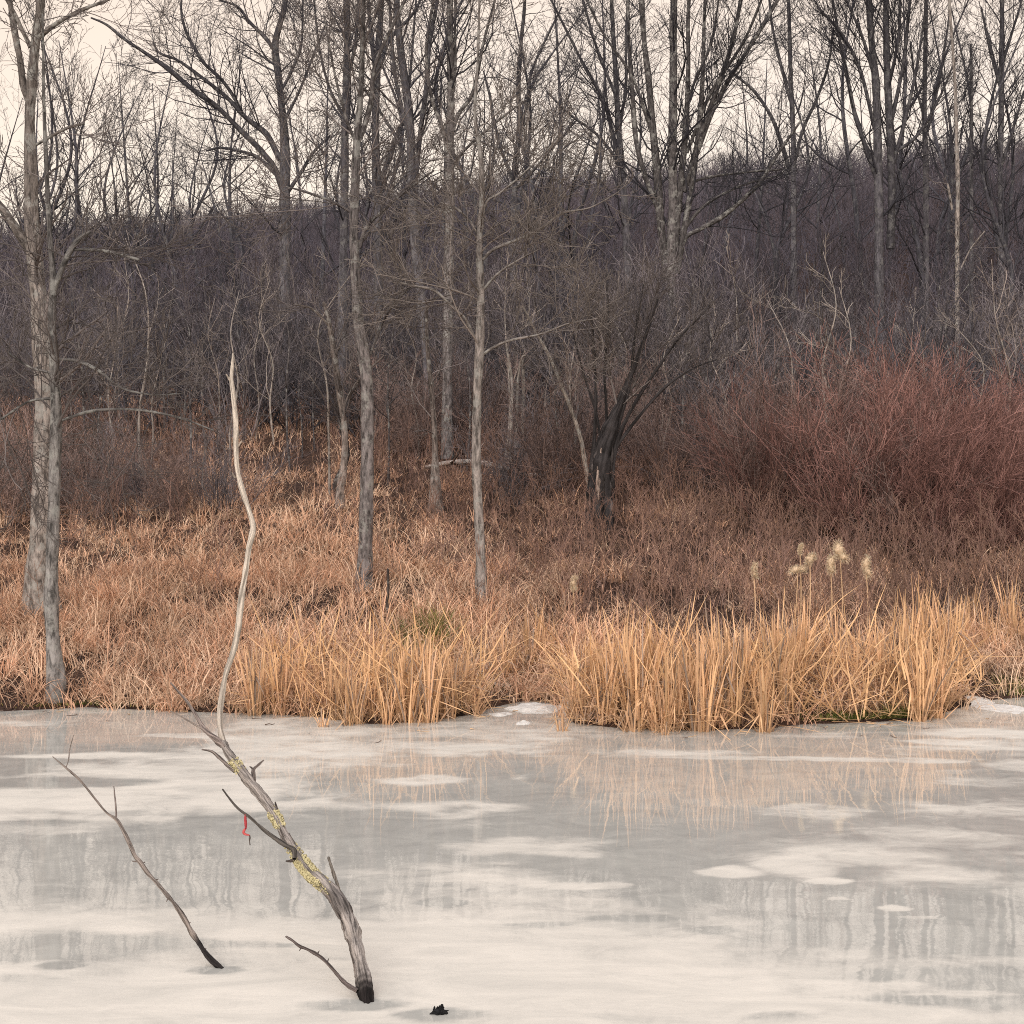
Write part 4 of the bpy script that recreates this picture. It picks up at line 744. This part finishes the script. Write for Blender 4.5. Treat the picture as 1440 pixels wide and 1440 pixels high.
# ------------------------------------------------------------------ deadwood standing in the ice
def limb_part(e, pts, d, name='branch', col=(.22, .18, .16), sides=8, mat=None, amp=.14, cfun=None, nres=None):
    g = Geo(); P, r = hero(g, px_limb(pts, d), sides, nres or max(16, len(pts) * 9), amp, groove=5, col=col, cfun=cfun); g.build(name, mat or M_DEAD, e); return P, r
D0 = HC * F / (1410 - YH)
def depth_off(py):                                            # the trunk leans away from the camera as it rises, then stands upright
    return float(np.interp(py, [480, 1000, 1410], [2.1, 1.9, 0]))
def lean(pts): return [(q[0], q[1], q[2], depth_off(q[1]) + (q[3] if len(q) > 3 else 0)) for q in pts]
x0 = (517 - 720) / F * D0
e = thing('leaning_snag', 'tall dead crooked snag leaning out of the ice, pale and barkless above', 'dead tree', (x0, D0, 0))
def lower_col(s):
    c = np.array([.34, .30, .275])[None] * np.ones((len(s), 1)); k = (smooth(.12, .035, s + .012 * np.sin(s * 300)) )[:, None]
    c = c * (1 - k) + np.array([.028, .022, .022]) * k
    b = (smooth(.28, .31, s) * smooth(.40, .36, s))[:, None] * .55
    return c * (1 - b) + np.array([.05, .042, .042]) * b
low = lean([(q[0], q[1], q[2] * .80) for q in [(518, 1420, 24), (515, 1395, 25), (510, 1370, 25), (503, 1340, 24), (497, 1315, 25), (486, 1285, 26), (472, 1262, 24), (455, 1243, 21), (440, 1230, 20), (425, 1212, 19), (410, 1190, 18), (398, 1170, 15), (388, 1148, 15), (372, 1125, 18), (352, 1100, 18), (335, 1078, 16), (322, 1060, 14), (314, 1045, 12)]])
g = Geo(); hero(g, px_limb(low, D0), 22, 190, .15, groove=7, col=(.2, .2, .2), cfun=lower_col); tr_ = g.build('trunk', M_DEAD, e)
# torn bark strips along the lower trunk
g = Geo(); qq = resample(px_limb(low, D0), 60)
for _ in range(34):
    i = int(rng.integers(3, 48)); ln = int(rng.integers(5, 11)); seg = qq[i:i + ln].copy(); a = rng.uniform(0, 6.28); off = np.array([math.cos(a), -.6 * abs(math.sin(a)), .3 * math.sin(a)])
    seg[:, :3] += off * (seg[:, 3:4] * .98 + np.linspace(0, 1, len(seg))[:, None] ** 2 * rng.uniform(0, .010)); seg[:, 3] = np.linspace(.006, .0015, len(seg)) * rng.uniform(.6, 1.1)
    hero(g, seg, 5, 16, .2, col=np.array([.25, .2, .175]) * rng.uniform(.35, 1.35))
g.build('bark_strips', M_DEAD, tr_)
up = lean([(q[0] + rng.normal(0, 1.5), q[1], q[2] * .72) for q in [(314, 1047, 10), (311, 1030, 12), (308, 1005, 11), (311, 975, 10), (319, 945, 11), (328, 915, 11), (334, 885, 12), (340, 845, 12), (346, 805, 11), (350, 770, 11), (354, 742, 11), (349, 715, 11), (341, 690, 11), (335, 660, 9), (333, 625, 9), (331, 590, 9), (328, 560, 8), (325, 535, 7), (327, 515, 5), (328, 497, 2)]])
g = Geo(); hero(g, px_limb(up, D0), 14, 150, .17, groove=5, cfun=lambda s: np.array([.54, .475, .41])[None] * (1.0 + .45 * smooth(.15, .6, s))[:, None]); tag(g.build('upper_stem', M_PALE, e), 'pale barkless upper stem')
for pts in ([(325, 537, 4), (321, 531, 3), (318, 526, 1.5)], [(333, 630, 3), (336, 626, 3), (340, 620, 1.5)], [(331, 672, 3), (328, 668, 2.5), (326, 664, 1)], [(352, 762, 4), (356, 757, 3), (358, 752, 1.5)]): limb_part(e, lean(pts), D0, 'stub', (.5, .42, .35), 6)
limb_part(e, lean([(318, 1052, 10), (305, 1040, 9), (292, 1030, 8), (282, 1018, 6), (272, 1000, 5), (262, 985, 4), (250, 972, 3), (240, 960, 2)]), D0, 'branch', (.27, .22, .2))
limb_part(e, lean([(290, 1028, 4), (272, 1018, 3), (255, 1008, 2.5), (240, 1000, 1.5)]), D0, 'branch', (.3, .25, .22), 6)
limb_part(e, lean([(330, 1085, 6), (318, 1075, 5), (308, 1065, 5), (298, 1057, 4), (284, 1054, 2)]), D0, 'branch', (.24, .2, .18), 6)
limb_part(e, lean([(356, 1103, 7), (356, 1090, 6), (357, 1082, 5), (363, 1076, 4), (371, 1069, 2)]), D0, 'branch', (.2, .165, .15), 6); limb_part(e, lean([(357, 1084, 4), (354, 1080, 3), (351, 1078, 1.5)]), D0, 'branch', (.2, .165, .15), 5)
bp = [(414, 1208, 7, -.08), (413, 1195, 7, -.1), (400, 1188, 7, -.12), (385, 1178, 6, -.13), (372, 1168, 5, -.14), (358, 1155, 4, -.15), (345, 1145, 3.5, -.16), (334, 1136, 3, -.17), (322, 1122, 2.6, -.18), (313, 1110, 2.6, -.18)]
limb_part(e, lean(bp), D0, 'branch', (.10, .088, .078), 8)
limb_part(e, lean([(414, 1210, 6), (408, 1211, 4), (402, 1211, 2)]), D0, 'stub', (.1, .08, .07), 5)
limb_part(e, lean([(391, 1147, 6), (389, 1137, 5), (387, 1128, 2)]), D0, 'stub', (.12, .1, .09), 5)
limb_part(e, lean([(482, 1268, 5), (477, 1255, 5), (473, 1240, 5), (469, 1228, 5), (465, 1216, 4), (462, 1206, 4.5)]), D0, 'branch', (.22, .19, .16), 7)
limb_part(e, lean([(503, 1394, 6), (488, 1385, 6), (474, 1370, 5), (460, 1354, 4.5), (445, 1342, 4.5), (430, 1334, 4), (420, 1330, 4), (411, 1323, 3.5), (402, 1317, 3)]), D0, 'branch', (.15, .12, .11), 8)
for a_, b_ in (((460, 1354), (462, 1348)), ((446, 1342), (449, 1337)), ((424, 1332), (421, 1337))): limb_part(e, lean([(*a_, 3), (*b_, 1)]), D0, 'stub', (.15, .12, .11), 5)
qpy = YH - (qq[:, 2] - HC) * F / qq[:, 1]
for y0, y1, nn in ((1242, 1196, 1300), (1162, 1140, 330), (1082, 1066, 150)):                        # yellow lichen crust hugging the trunk
    g = Geo(); m = nn; i0, i1 = [np.interp(-v_, -qpy, np.arange(60)) for v_ in (y0, y1)]
    u = i0 + (i1 - i0) * (.5 + rng.normal(0, .24, m)); qi = np.stack([np.interp(u, np.arange(60), qq[:, j]) for j in range(4)], 1); a = np.clip(rng.normal(1.45, .62, m), -.4, 3.3)
    c = qi[:, :3] + np.stack([np.cos(a), -np.abs(np.sin(a)), .55 * np.cos(a + .3)], 1) * qi[:, 3:4] * (1.05 + .36 * np.abs(np.sin(a))[:, None] * rng.uniform(.5, 1, (m, 1)))
    dn = unit(c - qi[:, :3] + rng.normal(0, .006, (m, 3))); P, S = grow(c, dn, rng.uniform(.004, .008, m), rng.uniform(.004, .010, m), 3, .5, 0, .8, .002)
    g.tubes(P, S, 5, np.array([.64, .57, .34]) * rng.uniform(.82, 1.12, (m, 1))); tag(g.build('lichen_patch', M_FLUFF, tr_), 'yellow crusty lichen')
# the red lure hanging from the thin branch
dl = D0 + depth_off(1146) - .16
e2 = thing('hanging_lure', 'small red ribbon like lure with a dark hook dangling from the thin branch', 'lure', wp(346, 1147, dl))
def strip(pts, w, col, name):
    q = resample(np.array([np.append(wp(a, b, dl), 0) for a, b in pts]), 26); g = Geo(); T = unit(np.gradient(q[:, :3], axis=0)); side = unit(np.cross(T, [0, 1., 0]))
    ww = np.interp(np.linspace(0, 1, 26), np.linspace(0, 1, len(w)), w) * dl / F * .5; y = np.array([0, .004, 0])
    L_, R2 = q[:, :3] - side * ww[:, None], q[:, :3] + side * ww[:, None]; X = np.stack([L_ - y, R2 - y, R2 + y, L_ + y], 1).reshape(-1, 3); i = np.arange(25)[:, None] * 4; k = np.arange(4)[None]
    g.raw(X, np.stack([i + k, i + (k + 1) % 4, i + 4 + (k + 1) % 4, i + 4 + k], -1).reshape(-1, 4), col); return g.build(name, M_FLUFF, e2)
strip([(345.5, 1145), (345, 1152), (345.6, 1158), (345.6, 1166)], [2.5, 3.6, 3.8, 2.2], (.46, .075, .085), 'body')
strip([(345.4, 1165), (343.2, 1168), (342.6, 1171), (344.6, 1173), (348, 1174), (351.5, 1174.6)], [2.8, 3.6, 3.4, 2.8, 2, 1], (.62, .13, .13), 'curled_tail')
strip([(351, 1174.5), (351.3, 1177.5), (351, 1183), (351.6, 1188.5)], [1.4, 2.2, .9, 1.4], (.12, .10, .09), 'hook')

# second stick in the ice
D1 = HC * F / (1362 - YH)
def off1(py): return float(np.interp(py, [1060, 1362], [1.1, 0]))
def lean1(p): return [(q[0], q[1], q[2] * .82, off1(q[1])) for q in p]
e = thing('fallen_branch', 'thin grey dead branch slanting out of the ice, left of the snag', 'branch', ((312 - 720) / F * D1, D1, 0))
def c1(s):
    k = smooth(.16, .12, s)[:, None]; return np.array([.30, .25, .22]) * (1 - k) + np.array([.03, .025, .025]) * k
limb_part(e, lean1([(314, 1366, 9), (305, 1357, 9), (295, 1347, 9), (284, 1333, 8), (270, 1311, 8), (262, 1296, 7.5), (250, 1278, 7), (236, 1260, 7), (222, 1243, 6.5), (208, 1228, 6.5), (198, 1214, 7), (190, 1204, 6), (184, 1190, 5.5), (172, 1166, 5), (163, 1152, 5), (150, 1143, 3.5), (135, 1125, 3.2), (115, 1100, 3), (100, 1086, 2.6), (85, 1073, 2.2), (74, 1064, 1.5)]), D1, 'stem', sides=10, cfun=c1, nres=150, amp=.2)
limb_part(e, lean1([(163, 1152, 4), (163, 1140, 3), (162, 1125, 2.5), (160, 1106, 1.4)]), D1, 'twig', (.26, .21, .19), 6)
limb_part(e, lean1([(92, 1080, 2.2), (96, 1070, 2), (98, 1055, 1.8), (101, 1042, 1.6), (104, 1033, 1)]), D1, 'twig', (.36, .3, .27), 5)
for a_, b_ in (((196, 1212), (186, 1211)), ((198, 1216), (204, 1212)), ((237, 1262), (234, 1268)), ((262, 1300), (268, 1297)), ((218, 1238), (223, 1236)), ((284, 1335), (290, 1334))): limb_part(e, lean1([(*a_, 3.5), (*b_, 1.5)]), D1, 'stub', (.25, .2, .18), 5)
# black stump in the ice
D2 = HC * F / (1426 - YH); x2 = (616 - 720) / F * D2
e = thing('sunken_stump', 'small black jagged wet stump poking through the ice', 'stump', (x2, D2, 0))
g = Geo(); hero(g, px_limb([(604, 1427, 4), (609, 1424, 8), (616, 1422, 10), (624, 1423, 8), (629, 1425, 4)], D2), 9, 26, .28, col=(.016, .016, .018)); hero(g, px_limb([(622, 1424, 8), (621, 1418, 6.5), (621.5, 1414, 5), (623, 1412.5, 1.5)], D2), 8, 16, .3, col=(.016, .016, .018)); g.build('stump_body', M_DEAD, e)
for pts in ([(610, 1422, 4), (611, 1417, 2.6), (611.5, 1414.5, .8)], [(614, 1421, 3), (614.8, 1417, 2), (615, 1415, .8)], [(618, 1421, 3), (617.5, 1417, 2), (617.8, 1413.5, .8)], [(624, 1423, 4), (628, 1421.5, 2.6), (631, 1421, .8)]): limb_part(e, pts, D2, 'splinter', (.018, .017, .018), 5)

# bits of reed and twig frozen into the ice near the bank
g = Geo(); n = 60; px = rng.uniform(-40, 1480, n); x = (px - 720) / F * 17.5; y = shore(x) - .05 - 1.3 * rng.random(n) ** 2.5; L = rng.uniform(.03, .16, n); a = rng.uniform(0, 6.28, n)
P, S = grow(np.stack([x, y, np.full(n, .012)], 1), np.stack([np.cos(a), np.sin(a), rng.uniform(-.05, .25, n)], 1), L, rng.uniform(.003, .008, n), 4, .2, -.05, .5, .002); P[:, :, 2] = np.maximum(P[:, :, 2], .004)
g.tubes(P, S, 4, np.where(rng.random((n, 1)) < .5, np.array([.16, .12, .1]), np.array([.5, .34, .21])))
tag(g.build('ice_debris', M_TWIG), 'bits of reed and twig frozen into the ice along the bank', 'debris', kind='stuff')
for o in [o for o in C.objects if o.get('label') == 'x']:             # prototypes that were never placed
    for ch in list(o.children): bpy.data.objects.remove(ch)
    bpy.data.objects.remove(o)
